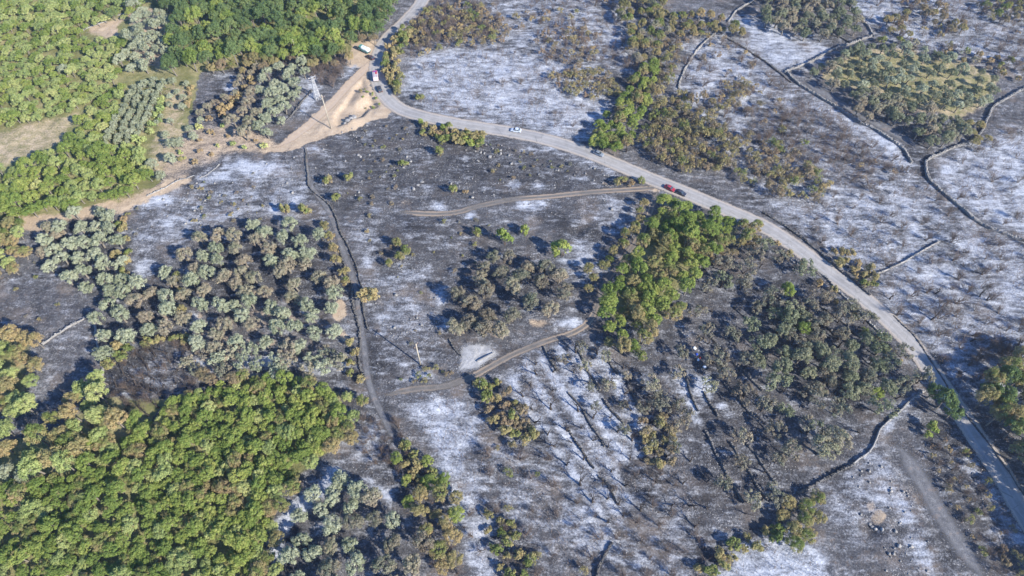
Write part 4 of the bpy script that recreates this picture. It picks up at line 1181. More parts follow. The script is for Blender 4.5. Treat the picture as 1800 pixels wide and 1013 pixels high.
scatter('hedge_tree', 'broad', ['green', 'mixed', 'green'], [(1100, 165), (1128, 115), (1150, 108), (1150, 150), (1124, 205), (1104, 265), (1042, 262), (1044, 225), (1078, 190)], 2.6, 3.4, 5.2, 'green tree in the hedge line running down to the road', T, 'green hedge line down to the road', 106)
scatter('scrub_bush', 'thin', ['yellow', 'brown', 'mixed'], [(1150, 65), (1195, 78), (1175, 150), (1142, 185), (1146, 130)], 2.1, 2.4, 4.2, 'brown scorched bush beside the climbing stone wall', S, 'scorched trees beside the climbing wall', 107, keep=.85, tall=(1.1, 1.6))
scatter('scrub_bush', 'thin', ['yellow', 'brown', 'yellow', 'mixed'], [(1150, 190), (1190, 165), (1245, 172), (1255, 212), (1302, 258), (1280, 300), (1200, 300), (1150, 280), (1118, 250)], 2.2, 2.6, 4.6, 'yellow brown scorched bush on the rise above the road', S, 'scorched trees on the rise above the road', 108, keep=.9, tall=(1.1, 1.6))
scatter('singed_bush', 'thin', ['yellow', 'brown'], [(1250, 180), (1305, 135), (1335, 150), (1290, 190), (1260, 200)], 2.3, 2.6, 4.0, 'yellow bush in the row amid the upper ash field', S, 'bush row amid the upper ash field', 109)
scatter('scrub_bush', 'thin', ['yellow', 'brown', 'mixed'], [(1295, 240), (1370, 250), (1420, 290), (1465, 325), (1430, 352), (1340, 340), (1280, 300)], 2.5, 2.8, 4.4, 'rusty yellow bush in the wide thicket above the road', S, 'wide rusty thicket above the road', 110, keep=.9, tall=(1.0, 1.4))
scatter('singed_bush', 'thin', ['yellow', 'brown'], [(968, 130), (1010, 118), (1075, 128), (1090, 165), (1040, 172), (985, 155)], 2.2, 2.6, 4.2, 'yellow brown bush in the thicket inside the road bend', S, 'thicket inside the road bend', 111)
scatter('burnt_shrub', 'twiggy', [0], [(938, 60), (1010, 45), (1055, 60), (1045, 105), (1000, 112), (950, 95)], 3.4, 2.4, 4.0, 'reddish leafless shrub in the ashes of the upper field', S, 'reddish shrubs of the upper field', 112)
scatter('singed_bush', 'thin', ['brown', 'yellow'], [(938, 60), (1010, 45), (1055, 60), (1045, 105), (1000, 112), (950, 95)], 2.8, 2.4, 3.8, 'rusty bush with few leaves in the ashes of the upper field', S, 'rusty bushes of the upper field', 113)
scatter('scorched_tree', 'broad', ['yellow', 'mixed'], [(1165, 30), (1240, 28), (1300, 42), (1310, 60), (1250, 62), (1180, 62)], 2.9, 3, 4.4, 'dull yellow tree in the hedge between two upper ash fields', T, 'hedge between the upper ash fields', 114)
scatter('dark_olive_tree', 'olive', ['olive_dark', 'olive_scorched'], [(1325, -20), (1475, -20), (1505, 20), (1512, 52), (1462, 64), (1400, 60), (1345, 45)], 3.5, 4.4, 5.8, 'grey green olive in the dark block above the walled enclosure', T, 'dark olive block above the enclosure', 115)
scatter('dark_olive_tree', 'olive', ['olive_dark', 'olive_scorched'], [(1498, 168), (1540, 158), (1600, 188), (1680, 210), (1696, 238), (1640, 258), (1580, 226), (1505, 200)], 3.2, 4.2, 5.6, 'dense green olive along the lower side of the walled enclosure', T, 'dense lower olives of the enclosure', 116)
scatter('olive_tree', 'olive', ['olive_dark', 'olive'], [(1440, 118), (1500, 88), (1560, 82), (1680, 102), (1752, 138), (1738, 180), (1692, 205), (1600, 185), (1540, 155), (1470, 150)], 3.5, 3.4, 4.8, 'small olive on the tan soil of the walled enclosure', T, 'small olives on the enclosure soil', 117, keep=.95)
scatter('singed_olive_tree', 'olive', ['olive_dark', 'olive_scorched'], [(1420, 128), (1470, 105), (1500, 85), (1515, 80), (1470, 135), (1490, 160), (1440, 150)], 4.0, 4, 5.2, 'brownish olive in the corner of the walled enclosure', T, 'corner olives of the enclosure', 118)
scatter('scorched_tree', 'olive', ['yellow', 'brown'], [(1555, 35), (1590, 25), (1598, 62), (1560, 60)], 2.8, 3, 4.4, 'yellow scorched tree in the ashes beyond the enclosure', T, 'yellow trees beyond the enclosure', 119)
scatter('scorched_tree', 'olive', ['yellow', 'brown'], [(1600, 0), (1640, 5), (1720, 48), (1700, 62), (1640, 45), (1605, 30)], 3.4, 3, 4.4, 'rusty yellow tree in the line beyond the enclosure', T, 'rusty line beyond the enclosure', 120, keep=.8)
scatter('scorched_tree', 'olive', ['yellow', 'brown', 'mixed'], [(1730, 10), (1760, 0), (1840, -10), (1840, 35), (1760, 40)], 3.2, 3, 4.6, 'yellow tree in the far scorched clump above the ash', T, 'far scorched clump', 121)
scatter('singed_bush', 'bush', ['olive_scorched', 'mixed'], [(1540, 70), (1600, 72), (1690, 92), (1790, 105), (1790, 140), (1700, 110), (1600, 88)], 3.4, 2.4, 3.6, 'grey bush along the upper edge of the enclosure', S, 'bushes along the enclosure edge', 122, keep=.8)
scatter('scorched_tree', 'broad', ['yellow', 'mixed'], [(1690, 215), (1735, 215), (1742, 240), (1715, 250), (1690, 240)], 2.6, 2.8, 4, 'yellow bushy tree at the lower corner of the enclosure', T, 'bushy corner of the enclosure', 123, tall=(.6, .8))
scatter('singed_bush', 'bush', ['yellow', 'mixed'], [(1455, 440), (1490, 435), (1535, 475), (1545, 510), (1520, 505), (1480, 470)], 2.3, 2, 3.4, 'yellow green bush beside the road at the straight wall end', S, 'bushes at the straight wall end', 124)
scatter('roadside_tree', 'broad', ['mixed', 'dark', 'yellow'], [(1712, 705), (1735, 665), (1770, 640), (1850, 620), (1850, 810), (1780, 800), (1735, 750)], 3.0, 4.2, 6.4, 'olive green singed tree in the thicket beyond the lower road', T, 'thicket beyond the lower road', 125, roadgap=3.2, tall=(1.1, 1.5))
scatter('roadside_tree', 'broad', ['mixed', 'dark', 'green'], [(1815, 800), (1880, 780), (1990, 900), (2040, 1100), (1960, 1160), (1870, 1000)], 4.2, 6.0, 8.0, 'tall green tree towering over the lower end of the road', T, 'tall trees at the lower end of the road', 128, roadgap=4.2, tall=(1.2, 1.6))
scatter('burnt_shrub', 'twiggy', [0], [(1630, 760), (1690, 800), (1800, 980), (1760, 1020), (1680, 900)], 2.6, 1.6, 3.4, 'leafless sooty shrub in the strip between lane and road', S, 'sooty shrubs between lane and road', 129, keep=.8)
scatter('singed_bush', 'thin', ['yellow', 'brown', 'mixed'], [(1630, 745), (1680, 770), (1740, 850), (1800, 950), (1830, 1040), (1740, 1000), (1690, 910), (1640, 830)], 2.6, 1.0, 3.2, 'rusty bush in the sooty strip between lane and road', S, 'rusty bushes between lane and road', 126, keep=.8)
scatter('singed_bush', 'bush', ['yellow', 'mixed'], [(1360, 420), (1400, 440), (1470, 505), (1540, 575), (1590, 640), (1570, 640), (1500, 560), (1420, 490)], 3.6, 1.8, 3, 'small yellow bush between the dark grove and the road', S, 'bushes between dark grove and road', 127)
scatter('singed_bush', 'thin', ['yellow', 'brown', 'mixed'], [(1150, 110), (1200, 60), (1300, 60), (1330, 140), (1460, 230), (1600, 300), (1560, 340), (1460, 330), (1300, 240), (1180, 190)], 5.0, 1.8, 3.8, 'thin yellow bush scattered over the ash field above the road', S, 'scattered bushes of the upper ash field', 137, keep=.75, clump=.45)
scatter('singed_bush', 'thin', ['yellow', 'brown', 'mixed'], [(760, 0), (1090, -10), (1110, 120), (960, 50), (860, 60)], 4.2, 1.8, 3.8, 'thin yellow bush scattered over the ash field by the upper hedge', S, 'scattered bushes by the upper hedge', 138, keep=.7, clump=.48)
scatter('singed_bush', 'thin', ['yellow', 'brown', 'mixed'], [(1520, -10), (1840, -10), (1840, 140), (1700, 100), (1560, 60)], 4.2, 2.0, 4.0, 'thin yellow bush scattered over the ash beyond the enclosure', S, 'scattered bushes beyond the enclosure', 139, keep=.7, clump=.45)
scatter('scrub_bush', 'thin', ['yellow', 'brown', 'mixed'], [(860, 780), (960, 790), (1080, 920), (1060, 1010), (900, 1013)], 4.6, 1.4, 3.0, 'thin olive brown bush on the ashy slope below the terraces', S, 'scrub below the terraces', 166, keep=.7, clump=.5)
# small survivors sprinkled over the black slope
scatter('small_shrub', 'thin', ['yellow', 'mixed', 'brown', 'olive_ash'], [(545, 240), (640, 215), (740, 230), (880, 255), (1060, 300), (1110, 330), (1000, 340), (800, 352), (650, 362), (560, 330)], 2.4, .6, 2.0, 'small yellow brown tuft on the black slope below the road bend', S, 'tufts on the black slope', 130, keep=.5, clump=.5)
scatter('small_shrub', 'thin', ['yellow', 'mixed', 'brown', 'olive_ash'], [(640, 380), (800, 380), (900, 395), (1090, 380), (1060, 450), (960, 470), (800, 480), (660, 490)], 2.8, .6, 1.9, 'small rusty tuft on the charred field between the tracks', S, 'tufts on the charred field', 131, keep=.5, clump=.5)
scatter('small_shrub', 'thin', ['yellow', 'mixed', 'brown', 'olive_ash'], [(220, 370), (340, 320), (520, 290), (560, 340), (560, 390), (400, 390), (330, 430), (240, 440)], 2.3, .6, 2.0, 'small yellow tuft on the stony burn above the terrace grove', S, 'tufts above the terrace grove', 132, keep=.5, clump=.5)
scatter('small_shrub', 'thin', ['yellow', 'mixed', 'brown', 'olive_ash'], [(-20, 480), (60, 450), (140, 510), (155, 550), (80, 595), (-20, 600)], 3.4, .8, 2.4, 'small yellow tuft on the grey plot beside the pale wall', S, 'tufts on the grey plot', 133, keep=.5, clump=.5)
scatter('small_shrub', 'thin', ['yellow', 'mixed', 'brown', 'olive_ash'], [(660, 500), (760, 500), (780, 600), (800, 670), (690, 680), (650, 600)], 4.0, .8, 2.0, 'small brown tuft around the leaning wooden pole', S, 'tufts around the wooden pole', 134, keep=.5, clump=.5)
scatter('small_shrub', 'thin', ['yellow', 'mixed', 'brown', 'olive_ash'], [(690, 672), (760, 676), (800, 660), (790, 640), (700, 655)], 2.0, 1.0, 2.2, 'yellow tuft along the grove track under the wooden pole', S, 'tufts along the grove track', 135, keep=.7)
scatter('small_shrub', 'bush', ['green', 'mixed'], [(640, 150), (655, 165), (676, 186), (660, 195), (640, 185), (630, 165)], 2.2, .6, 1.6, 'small green weed tuft on the earth bank under the road bend', S, 'weeds on the earth bank', 136, keep=.8, roadgap=3.0)
# bare burnt growth
at('burnt_tree', 'bare', 0, [(1023, 845, 46), (1044, 876, 46), (1072, 912, 44), (997, 811, 40), (977, 777, 44), (1090, 882, 40), (1062, 843, 36), (1216, 882, 46), (1226, 920, 44), (944, 650, 36), (920, 690, 36), (998, 750, 40), (970, 712, 40), (940, 735, 40)],
   'leafless black olive skeleton standing on the ashy terraces', T, 'black olive skeletons on the ashy terraces', 140)
scatter('burnt_tree', 'bare', [0], [(895, 645), (960, 615), (1060, 605), (1130, 650), (1200, 700), (1150, 900), (1100, 950), (1050, 900), (960, 770)], 3.7, 3.6, 5.4, 'leafless black olive skeleton standing on the ashy terraces', T, 'black olive skeletons on the ashy terraces', 141, keep=.85)
scatter('smoky_olive_tree', 'sparse', ['olive_ash', 'olive_scorched'], [(950, 612), (1060, 602), (1130, 650), (1200, 720), (1190, 800), (1120, 780), (1030, 700)], 4.6, 3.0, 4.2, 'thin grey olive with a few leaves on the ashy terraces', T, 'thin olives on the ashy terraces', 142, keep=.8, free=True)
scatter('burnt_tree', 'bare', [0], [(1190, 780), (1260, 780), (1380, 830), (1360, 900), (1230, 940), (1180, 880)], 5.2, 3.6, 5.0, 'charred bare olive at the foot of the black terraces', T, 'bare olives at the black terrace foot', 143, keep=.8)
scatter('burnt_tree', 'bare', [0], [(1230, 480), (1340, 430), (1500, 530), (1600, 690), (1480, 800), (1330, 720), (1210, 560)], 8.0, 3.8, 5.4, 'charred leafless tree among the sooty olives below the road', T, 'bare trees among the sooty olives', 144, free=True)
scatter('burnt_tree', 'bare', [0], [(1120, 120), (1180, 60), (1250, 180), (1330, 300), (1180, 290), (1060, 250)], 7.0, 3.6, 5.4, 'charred leafless tree among scorched growth above the road', T, 'bare trees above the road', 145, free=True)
scatter('burnt_tree', 'bare', [0], [(1560, 520), (1700, 420), (1800, 450), (1800, 640), (1700, 660)], 9.0, 4.0, 5.6, 'lone charred tree skeleton on the white ash below the straight wall', T, 'tree skeletons on the white ash', 146, keep=.8, free=True)
scatter('burnt_shrub', 'twiggy', [0], [(1200, 110), (1290, 75), (1400, 155), (1590, 290), (1690, 380), (1530, 485), (1400, 400), (1440, 320), (1300, 240)], 4.2, 2.2, 4.2, 'leafless burnt shrub on the ash field beyond the road', S, 'burnt shrubs of the roadside ash field', 150, keep=.8)
scatter('burnt_shrub', 'twiggy', [0], [(1545, 505), (1690, 400), (1850, 430), (1850, 640), (1760, 690), (1680, 660), (1600, 580)], 4.0, 2.6, 5.2, 'leafless burnt shrub on the white ash below the straight wall', S, 'burnt shrubs below the straight wall', 151, keep=.8)
scatter('burnt_shrub', 'twiggy', [0], [(1650, 285), (1720, 255), (1850, 190), (1850, 420), (1790, 410), (1690, 355)], 4.6, 2.2, 4.0, 'leafless burnt shrub on the ash field behind the curving wall', S, 'burnt shrubs behind the curving wall', 152, keep=.8)
scatter('burnt_shrub', 'twiggy', [0], [(710, 130), (860, 75), (1050, 130), (1060, 230), (900, 215), (760, 185)], 5.0, 1.8, 3.6, 'leafless burnt shrub on the white field inside the bend', S, 'burnt shrubs inside the road bend', 153, keep=.7)
scatter('burnt_shrub', 'twiggy', [0], [(890, -20), (1090, -20), (1130, 130), (1060, 120), (960, 50)], 3.6, 2.2, 4.4, 'leafless burnt shrub on the upper ash field by the hedge line', S, 'burnt shrubs by the upper hedge line', 154, keep=.85)
scatter('burnt_shrub', 'twiggy', [0], [(1510, -10), (1840, -10), (1840, 140), (1600, 85), (1545, 60)], 3.8, 2.4, 4.6, 'leafless burnt shrub on the ash beyond the enclosure', S, 'burnt shrubs beyond the enclosure', 155, keep=.85)
scatter('burnt_shrub', 'twiggy', [0], [(1170, 30), (1310, 60), (1330, 100), (1250, 70), (1190, 110)], 3.4, 2.2, 4.0, 'leafless burnt shrub near the pale climbing wall', S, 'burnt shrubs near the climbing wall', 156, keep=.8)
scatter('burnt_shrub', 'twiggy', [0], [(850, 770), (960, 790), (1080, 920), (1060, 1010), (940, 1013), (860, 880)], 4.2, 2.2, 4.2, 'leafless burnt shrub on the smoky slope below the terraces', S, 'burnt shrubs below the terraces', 157, keep=.9)
scatter('burnt_shrub', 'twiggy', [0], [(1080, 850), (1160, 800), (1200, 860), (1240, 960), (1200, 1030), (1080, 1013)], 3.6, 2.4, 4.2, 'leafless brown shrub in the hollow beneath the black terraces', S, 'brown shrubs in the terrace hollow', 158, keep=.95)
scatter('burnt_shrub', 'twiggy', [0], [(1330, 220), (1420, 180), (1560, 270), (1600, 300), (1540, 330), (1440, 300)], 3.8, 2.4, 4.0, 'leafless brown shrub in the thicket under the enclosure lane', S, 'brown thicket under the enclosure lane', 159, keep=.9)
scatter('burnt_shrub', 'twiggy', [0], [(740, 830), (800, 850), (850, 940), (850, 1013), (760, 1013)], 3.0, 2, 3.6, 'leafless shrub between half scorched trees and ash strip', S, 'shrubs by the ash strip', 160, keep=.8)
scatter('burnt_shrub', 'twiggy', [0], [(1240, 190), (1330, 180), (1400, 240), (1330, 250), (1280, 230)], 3.8, 2.4, 4.0, 'leafless rusty shrub between the bush row and rusty thicket', S, 'rusty bare shrubs above the road', 161, keep=.9)
scatter('burnt_shrub', 'twiggy', [0], [(1700, 640), (1800, 560), (1850, 560), (1850, 640), (1740, 690)], 2.7, 2.6, 4.6, 'leafless shrub in the shaded ash above the lower thicket', S, 'bare shrubs above the lower thicket', 162, keep=.9)

# ------------------------------------------------------------------ build the plants
TONE = {'green': 'deep green', 'light': 'pale green', 'dark': 'dark leaved', 'mixed': 'half browned', 'yellow': 'yellowed', 'brown': 'rust brown', 'olive': 'silvery',
        'olive_dark': 'dark leaved', 'olive_scorched': 'dusty brown', 'olive_ash': 'smoke stained', 0: 'black'}


def describe(p, dwall):
    """what sets one plant apart from its neighbours: size, leaf tone, the wall beside it"""
    d = 2 * p['s'] * SHAPE_R[p['shape']]
    lo, hi = {'olive': (4.6, 5.3), 'sparse': (4.2, 5.0), 'broad': (3.9, 5.2), 'bush': (1.8, 3.0), 'thin': (3.0, 3.7), 'bare': (4.0, 4.6), 'twiggy': (2.9, 3.6)}[p['shape']]
    size = 'small' if d < lo else ('large' if d > hi else 'middling')
    tone = TONE[p['mat']]
    w = p['label'].split()
    if p['group'] is None:
        return p['label']
    pre = [] if size in w[:2] else [size]
    if p['cat'] == 'tree' or p['shape'] == 'broad':
        pre = (['tall'] if p['zs'] > 1.12 else ['low'] if p['zs'] < .88 else []) + pre
    if abs(p['lx']) + abs(p['ly']) > .13:
        pre = ['leaning'] + pre
    hues = ('brown', 'yellow', 'grey', 'silver', 'dusty', 'dull', 'rust', 'leafless', 'charred', 'smok', 'soot')
    if not any(k in p['label'] for k in hues) and not any(k in w or k[:6] in p['label'] for k in tone.split()):
        pre += tone.split()
    suf = 'by a stone wall'.split() if dwall < 3.0 and 'wall' not in p['label'] else []
    while len(pre) + len(w) + len(suf) > 16:
        if suf:
            suf = []
        else:
            pre = pre[:-1]
    return ' '.join(pre + w + suf)


n_tot = 0
REST = {'maquis_bush': ('maquis_thicket', 'dense light green maquis covering the far unburnt slope', 'maquis'),
        'oak_tree': ('oak_wood', 'dark green canopy of the far upper wood', 'wood'),
        'olive_tree': ('olive_foliage', 'silver olive foliage of the most distant rows', 'olives'),
        'scorched_tree': ('scorched_thicket', 'distant yellow brown scorched foliage on the burn', 'thicket'),
        'singed_bush': ('singed_thicket', 'distant singed yellow bushes on the burn', 'thicket'),
        'burnt_shrub': ('burnt_brush', 'distant leafless burnt brush on the ash fields', 'brush'),
        'wood_tree': ('wood_canopy', 'continuous green canopy of the lower wood', 'wood'),
        'small_shrub': ('tufts', 'tiny scorched tufts over the black slopes', 'tufts'),
        'smoky_olive_tree': ('smoky_foliage', 'distant smoky olive foliage', 'olives')}
for kind, lst in PL.items():
    X = np.array([p['x'] for p in lst]); Y = np.array([p['y'] for p in lst])
    Z = hgt(X, Y)
    dw = np.min([dist_poly(X, Y, l[::3]) for l in WALL_LINES], axis=0)
    px, py = pr(X, Y, Z)
    dep = Y * CP + CAMH * SP
    inside = (px > -15) & (px < 1815) & (py > -12) & (py < 1040)
    size = np.array([p['s'] * SHAPE_R[p['shape']] for p in lst]) / dep * (1 + inside * 10)
    order = np.argsort(-size)
    rest = []
    for rank, i in enumerate(order):
        p = lst[i]
        if rank >= 295 and kind in REST:
            rest.append((p, Z[i])); continue
        sh, mt = p['shape'], p['mat']
        small = sh in ('bush', 'thin', 'twiggy')
        if small:
            me = wood_mesh(sh, p['v'], TWIG) if sh == 'twiggy' else shrub_mesh(sh, p['v'], mt)
            o = bpy.data.objects.new(kind, me)
        else:
            o = bpy.data.objects.new(kind, None)
            o.empty_display_size = 0.3
        COL.objects.link(o)
        o.location = (p['x'], p['y'], float(Z[i]) - 0.03)
        o.rotation_euler = (p['lx'], p['ly'], p['rot'])
        o.scale = (p['s'] * p['ax'], p['s'] / p['ax'], p['s'] * p['zs'])
        o['label'] = describe(p, float(dw[i])); o['category'] = p['cat']
        if p['group']:
            o['group'] = p['group']
        if not small:
            wood = CHAR if (sh == 'bare' or mt == 'olive_ash') else BARK
            a = bpy.data.objects.new('trunk', wood_mesh(sh, p['v'], wood)); COL.objects.link(a); a.parent = o
            if sh != 'bare':
                b = bpy.data.objects.new('crown', crown_mesh(sh, p['v'], mt)); COL.objects.link(b); b.parent = o
        n_tot += 1
    # growth too far and too plentiful to tell apart
    if rest:
        nm, lab, cat = REST[kind]
        bymat = {}
        rr = np.random.RandomState(len(rest))
        Vs, Fs, Ts, Ms, base = [], [], [], [], 0
        mats = []
        for p, z in rest:
            sh = p['shape']
            if sh == 'twiggy':
                V = ARR[sh][p['v']][1][0].reshape(-1, 6, 3); mat = TWIG
                ks = rr.permutation(len(V))[:int(len(V) * .28)]          # far brush: fewer, stouter twigs
                Q = V[ks]; c0 = Q[:, :3].mean(1, keepdims=True); c1 = Q[:, 3:].mean(1, keepdims=True)
                Q = np.concatenate([c0 + (Q[:, :3] - c0) * 2.0, c1 + (Q[:, 3:] - c1) * 2.0], 1)
                V = Q.reshape(-1, 3); b6 = np.arange(len(ks))[:, None] * 6
                F = np.concatenate([b6 + np.array([[k, (k + 1) % 3, 3 + (k + 1) % 3, 3 + k]]) for k in range(3)]); tn = np.zeros(len(F))
            else:
                (V, F, tn) = ARR[sh][p['v']][0]; mat = LM[p['mat']]
                ks = rr.permutation(len(F))[:int(len(F) * .24)]          # far growth: fewer, larger leaf faces
                Q = V.reshape(-1, 4, 3)[ks]; cq = Q.mean(1, keepdims=True)
                V = (cq + (Q - cq) * 1.95).reshape(-1, 3); tn = tn[ks]; F = np.arange(len(ks) * 4).reshape(-1, 4)
                tn = np.clip(tn * .6 + rr.uniform(-.1, .5), 0, 1)
            if mat not in mats:
                mats.append(mat)
            c, s = math.cos(p['rot']), math.sin(p['rot'])
            W = V * np.array([p['s'], p['s'], p['s'] * p['zs']])
            W = np.stack([W[:, 0] * c - W[:, 1] * s + p['x'], W[:, 0] * s + W[:, 1] * c + p['y'], W[:, 2] + z], -1)
            Vs.append(W); Fs.append(F + base); Ts.append(tn); Ms.append(np.full(len(F), mats.index(mat))); base += len(V)
        me = mesh_np(nm, np.concatenate(Vs), np.concatenate(Fs), mats, {'tint': ('FACE', np.concatenate(Ts))}, fmat=np.concatenate(Ms))
        link(nm, me, kind='stuff', label=lab, category=cat)
    print('PLANTS', kind, len(lst), 'rest', len(rest))
print('PLANTS total', n_tot)


# ------------------------------------------------------------------ stubble and rubble
def area_points(poly, dens, seed):
    rs = np.random.RandomState(seed)
    P = np.array([upt(p) for p in poly])
    lo, hi = P.min(0), P.max(0)
    n = int((hi[0] - lo[0]) * (hi[1] - lo[1]) * dens)
    X = rs.uniform(lo[0], hi[0], n); Y = rs.uniform(lo[1], hi[1], n)
    m = inpoly(X, Y, [tuple(p) for p in P])
    X, Y = X[m], Y[m]
    k = fbm(X, Y, 7, 2, seed) > rs.uniform(.2, .7, len(X))
    X, Y = X[k], Y[k]
    k = dist_poly(X, Y, ROAD_C) > 3.0
    for l in TLINES.values():
        k &= dist_poly(X, Y, l[::3]) > 1.8
    return X[k], Y[k], rs


SX, SY = [], []
for poly, d in [([(1200, 100), (1290, 70), (1400, 150), (1600, 290), (1700, 378), (1530, 490), (1350, 375), (1250, 300)], 1.1),
                ([(1540, 500), (1700, 395), (1900, 440), (1900, 660), (1760, 745), (1620, 600)], 1.5),
                ([(1645, 285), (1720, 250), (1880, 190), (1900, 440), (1700, 365)], 1.2),
                ([(705, 120), (760, 78), (960, 90), (1060, 130), (1050, 240), (850, 212), (720, 185)], 1.1),
                ([(880, -20), (1110, -20), (1120, 130), (960, 90)], 1.0), ([(1500, -20), (1850, -20), (1850, 100), (1600, 88)], 1.0),
                ([(700, 710), (840, 700), (1040, 900), (1080, 1013), (860, 1020), (780, 800)], 1.1),
                ([(1080, 850), (1200, 800), (1250, 1020), (1060, 1020)], 1.3), ([(890, 640), (1060, 600), (1200, 700), (1150, 900), (1050, 900)], 0.8),
                ([(610, 750), (690, 730), (710, 820), (640, 830)], 1.5), ([(1270, 1030), (1280, 985), (1390, 935), (1470, 1030)], 2.0),
                ([(160, 690), (330, 600), (340, 690), (160, 745)], 1.6), ([(1600, 770), (1690, 780), (1810, 960), (1780, 1020), (1690, 960)], 1.6), ([(1300, 190), (1420, 170), (1600, 290), (1440, 340)], 1.6)]:
    x, y, rs = area_points(poly, d * 1.5, len(SX) + 5)
    SX.append(x); SY.append(y)
SX = np.concatenate(SX); SY = np.concatenate(SY)
rs = np.random.RandomState(3)
n = len(SX)
SZ = hgt(SX, SY)
hh = rs.gamma(2.2, .42, n).clip(.25, 2.8)
P0 = np.stack([SX, SY, SZ - .05], -1)
P1 = P0 + np.stack([rs.normal(0, .35, n) * hh, rs.normal(0, .35, n) * hh, hh], -1)
r0 = rs.uniform(.028, .065, n)
V, F = tubes([(a, b, r, r * .35) for a, b, r in zip(P0, P1, r0)], 3)
link('burnt_stubble', mesh_np('burnt_stubble', V, F, TWIG), kind='stuff', label='thin charred stalks standing all over the ash fields', category='stubble')

RX, RY = [], []
for poly, d in [([(545, 240), (640, 215), (740, 230), (880, 255), (1060, 300), (1110, 330), (1000, 340), (800, 352), (650, 362), (560, 330)], .45),
                ([(220, 370), (340, 315), (520, 275), (570, 340), (400, 390), (240, 430)], .35), ([(780, 360), (1000, 355), (1110, 345), (1100, 400), (900, 390)], .25),
                ([(650, 490), (780, 500), (800, 670), (660, 680)], .35), ([(1480, 840), (1560, 790), (1680, 1000), (1560, 1013)], .5), ([(1690, 790), (1740, 830), (1830, 980), (1760, 960)], .6),
                ([(1100, 285), (1300, 365), (1500, 490), (1480, 490), (1290, 380), (1090, 300)], 1.2), ([(600, 205), (640, 190), (650, 215), (610, 225)], .8)]:
    x, y, rs = area_points(poly, d, len(RX) + 55)
    RX.append(x); RY.append(y)
RX = np.concatenate(RX); RY = np.concatenate(RY)
n = len(RX); rs = np.random.RandomState(8)
sz = rs.gamma(1.5, .07, n).clip(.05, .45)
sg = np.array([(-1, -1, -1), (1, -1, -1), (1, 1, -1), (-1, 1, -1), (-1, -1, 1), (1, -1, 1), (1, 1, 1), (-1, 1, 1)], float)
V = sg[None] * rs.uniform(.5, 1.1, (n, 8, 3)) * sz[:, None, None] * np.array([1, 1, .7])
V = V + np.stack([RX, RY, hgt(RX, RY) + sz * .3], -1)[:, None]
f = np.array([(0, 3, 2, 1), (4, 5, 6, 7), (0, 1, 5, 4), (1, 2, 6, 5), (2, 3, 7, 6), (3, 0, 4, 7)])
link('rubble', mesh_np('rubble', V.reshape(-1, 3), (np.arange(n)[:, None, None] * 8 + f[None]).reshape(-1, 4), STONE), kind='stuff', label='pale stone rubble strewn over the blackened slopes', category='rubble')

# ------------------------------------------------------------------ vehicles
def paint(name, c, rough=0.35):
    t = NT(name)
    n = t.noise(1.5, 3, vec=t.obj())
    dust = t.math('MULTIPLY', t.step(n, 0.45, 0.75), 0.25)
    return t.done(t.mix(dust, c, (0.32, 0.28, 0.24)), rough, spec=0.5)


GLASS = plain('dark_window_glass', (0.03, 0.04, 0.05), 0.12, spec=0.6)
TYRE = plain('tyre_rubber', (0.025, 0.025, 0.026), 0.9)
RIM = plain('wheel_metal', (0.42, 0.42, 0.43), 0.4, 0.6)
LAMP = plain('lamp_lens', (0.75, 0.76, 0.78), 0.2)
TAIL = plain('tail_lens', (0.35, 0.02, 0.02), 0.3)
DARKMET = plain('dark_metal', (0.05, 0.05, 0.055), 0.6, 0.3)


def loft(name, secs, mat, parent):
    """closed skin through cross sections; each is a list of (x,y,z) of equal length"""
    bm = bmesh.new()
    rows = [[bm.verts.new(p) for p in s] for s in secs]
    n = len(secs[0])
    for a, b in zip(rows[:-1], rows[1:]):
        for i in range(n):
            bm.faces.new((a[i], a[(i + 1) % n], b[(i + 1) % n], b[i]))
    bm.faces.new(rows[0][::-1]); bm.faces.new(rows[-1])
    bmesh.ops.recalc_face_normals(bm, faces=bm.faces)
    return bm_obj(name, bm, mat, parent)


def slab(name, q, th, mat, parent):
    """four corner points thickened along their normal"""
    q = [np.array(p, float) for p in q]
    n = np.cross(q[1] - q[0], q[3] - q[0]); n = n / np.linalg.norm(n) * th
    bm = bmesh.new()
    a = [bm.verts.new(p - n * .3) for p in q]; b = [bm.verts.new(p + n) for p in q]
    bm.faces.new(a[::-1]); bm.faces.new(b)
    for i in range(4):
        bm.faces.new((a[i], a[(i + 1) % 4], b[(i + 1) % 4], b[i]))
    bmesh.ops.recalc_face_normals(bm, faces=bm.faces)
    return bm_obj(name, bm, mat, parent)


def boxo(name, lo, hi, mat, parent, bev=0.04):
    bm = bmesh.new()
    bmesh.ops.create_cube(bm, size=1)
    for v in bm.verts:
        v.co = [lo[k] + (v.co[k] + .5) * (hi[k] - lo[k]) for k in range(3)]
    if bev:
        bmesh.ops.bevel(bm, geom=bm.edges[:], offset=bev, segments=1, affect='EDGES')
    return bm_obj(name, bm, mat, parent)


def cyl(bm, p0, p1, r0, r1, n=12):
    p0 = np.array(p0, float); p1 = np.array(p1, float)
    d = (p1 - p0) / np.linalg.norm(p1 - p0)
    a = np.cross(d, (0, 0, 1) if abs(d[2]) < .9 else (1, 0, 0)); a /= np.linalg.norm(a); b = np.cross(d, a)
    A, B = [], []
    for k in range(n):
        w = math.cos(2 * math.pi * k / n) * a + math.sin(2 * math.pi * k / n) * b
        A.append(bm.verts.new(p0 + w * r0)); B.append(bm.verts.new(p1 + w * r1))
    for k in range(n):
        bm.faces.new((A[k], A[(k + 1) % n], B[(k + 1) % n], B[k]))
    bm.faces.new(A[::-1]); bm.faces.new(B)


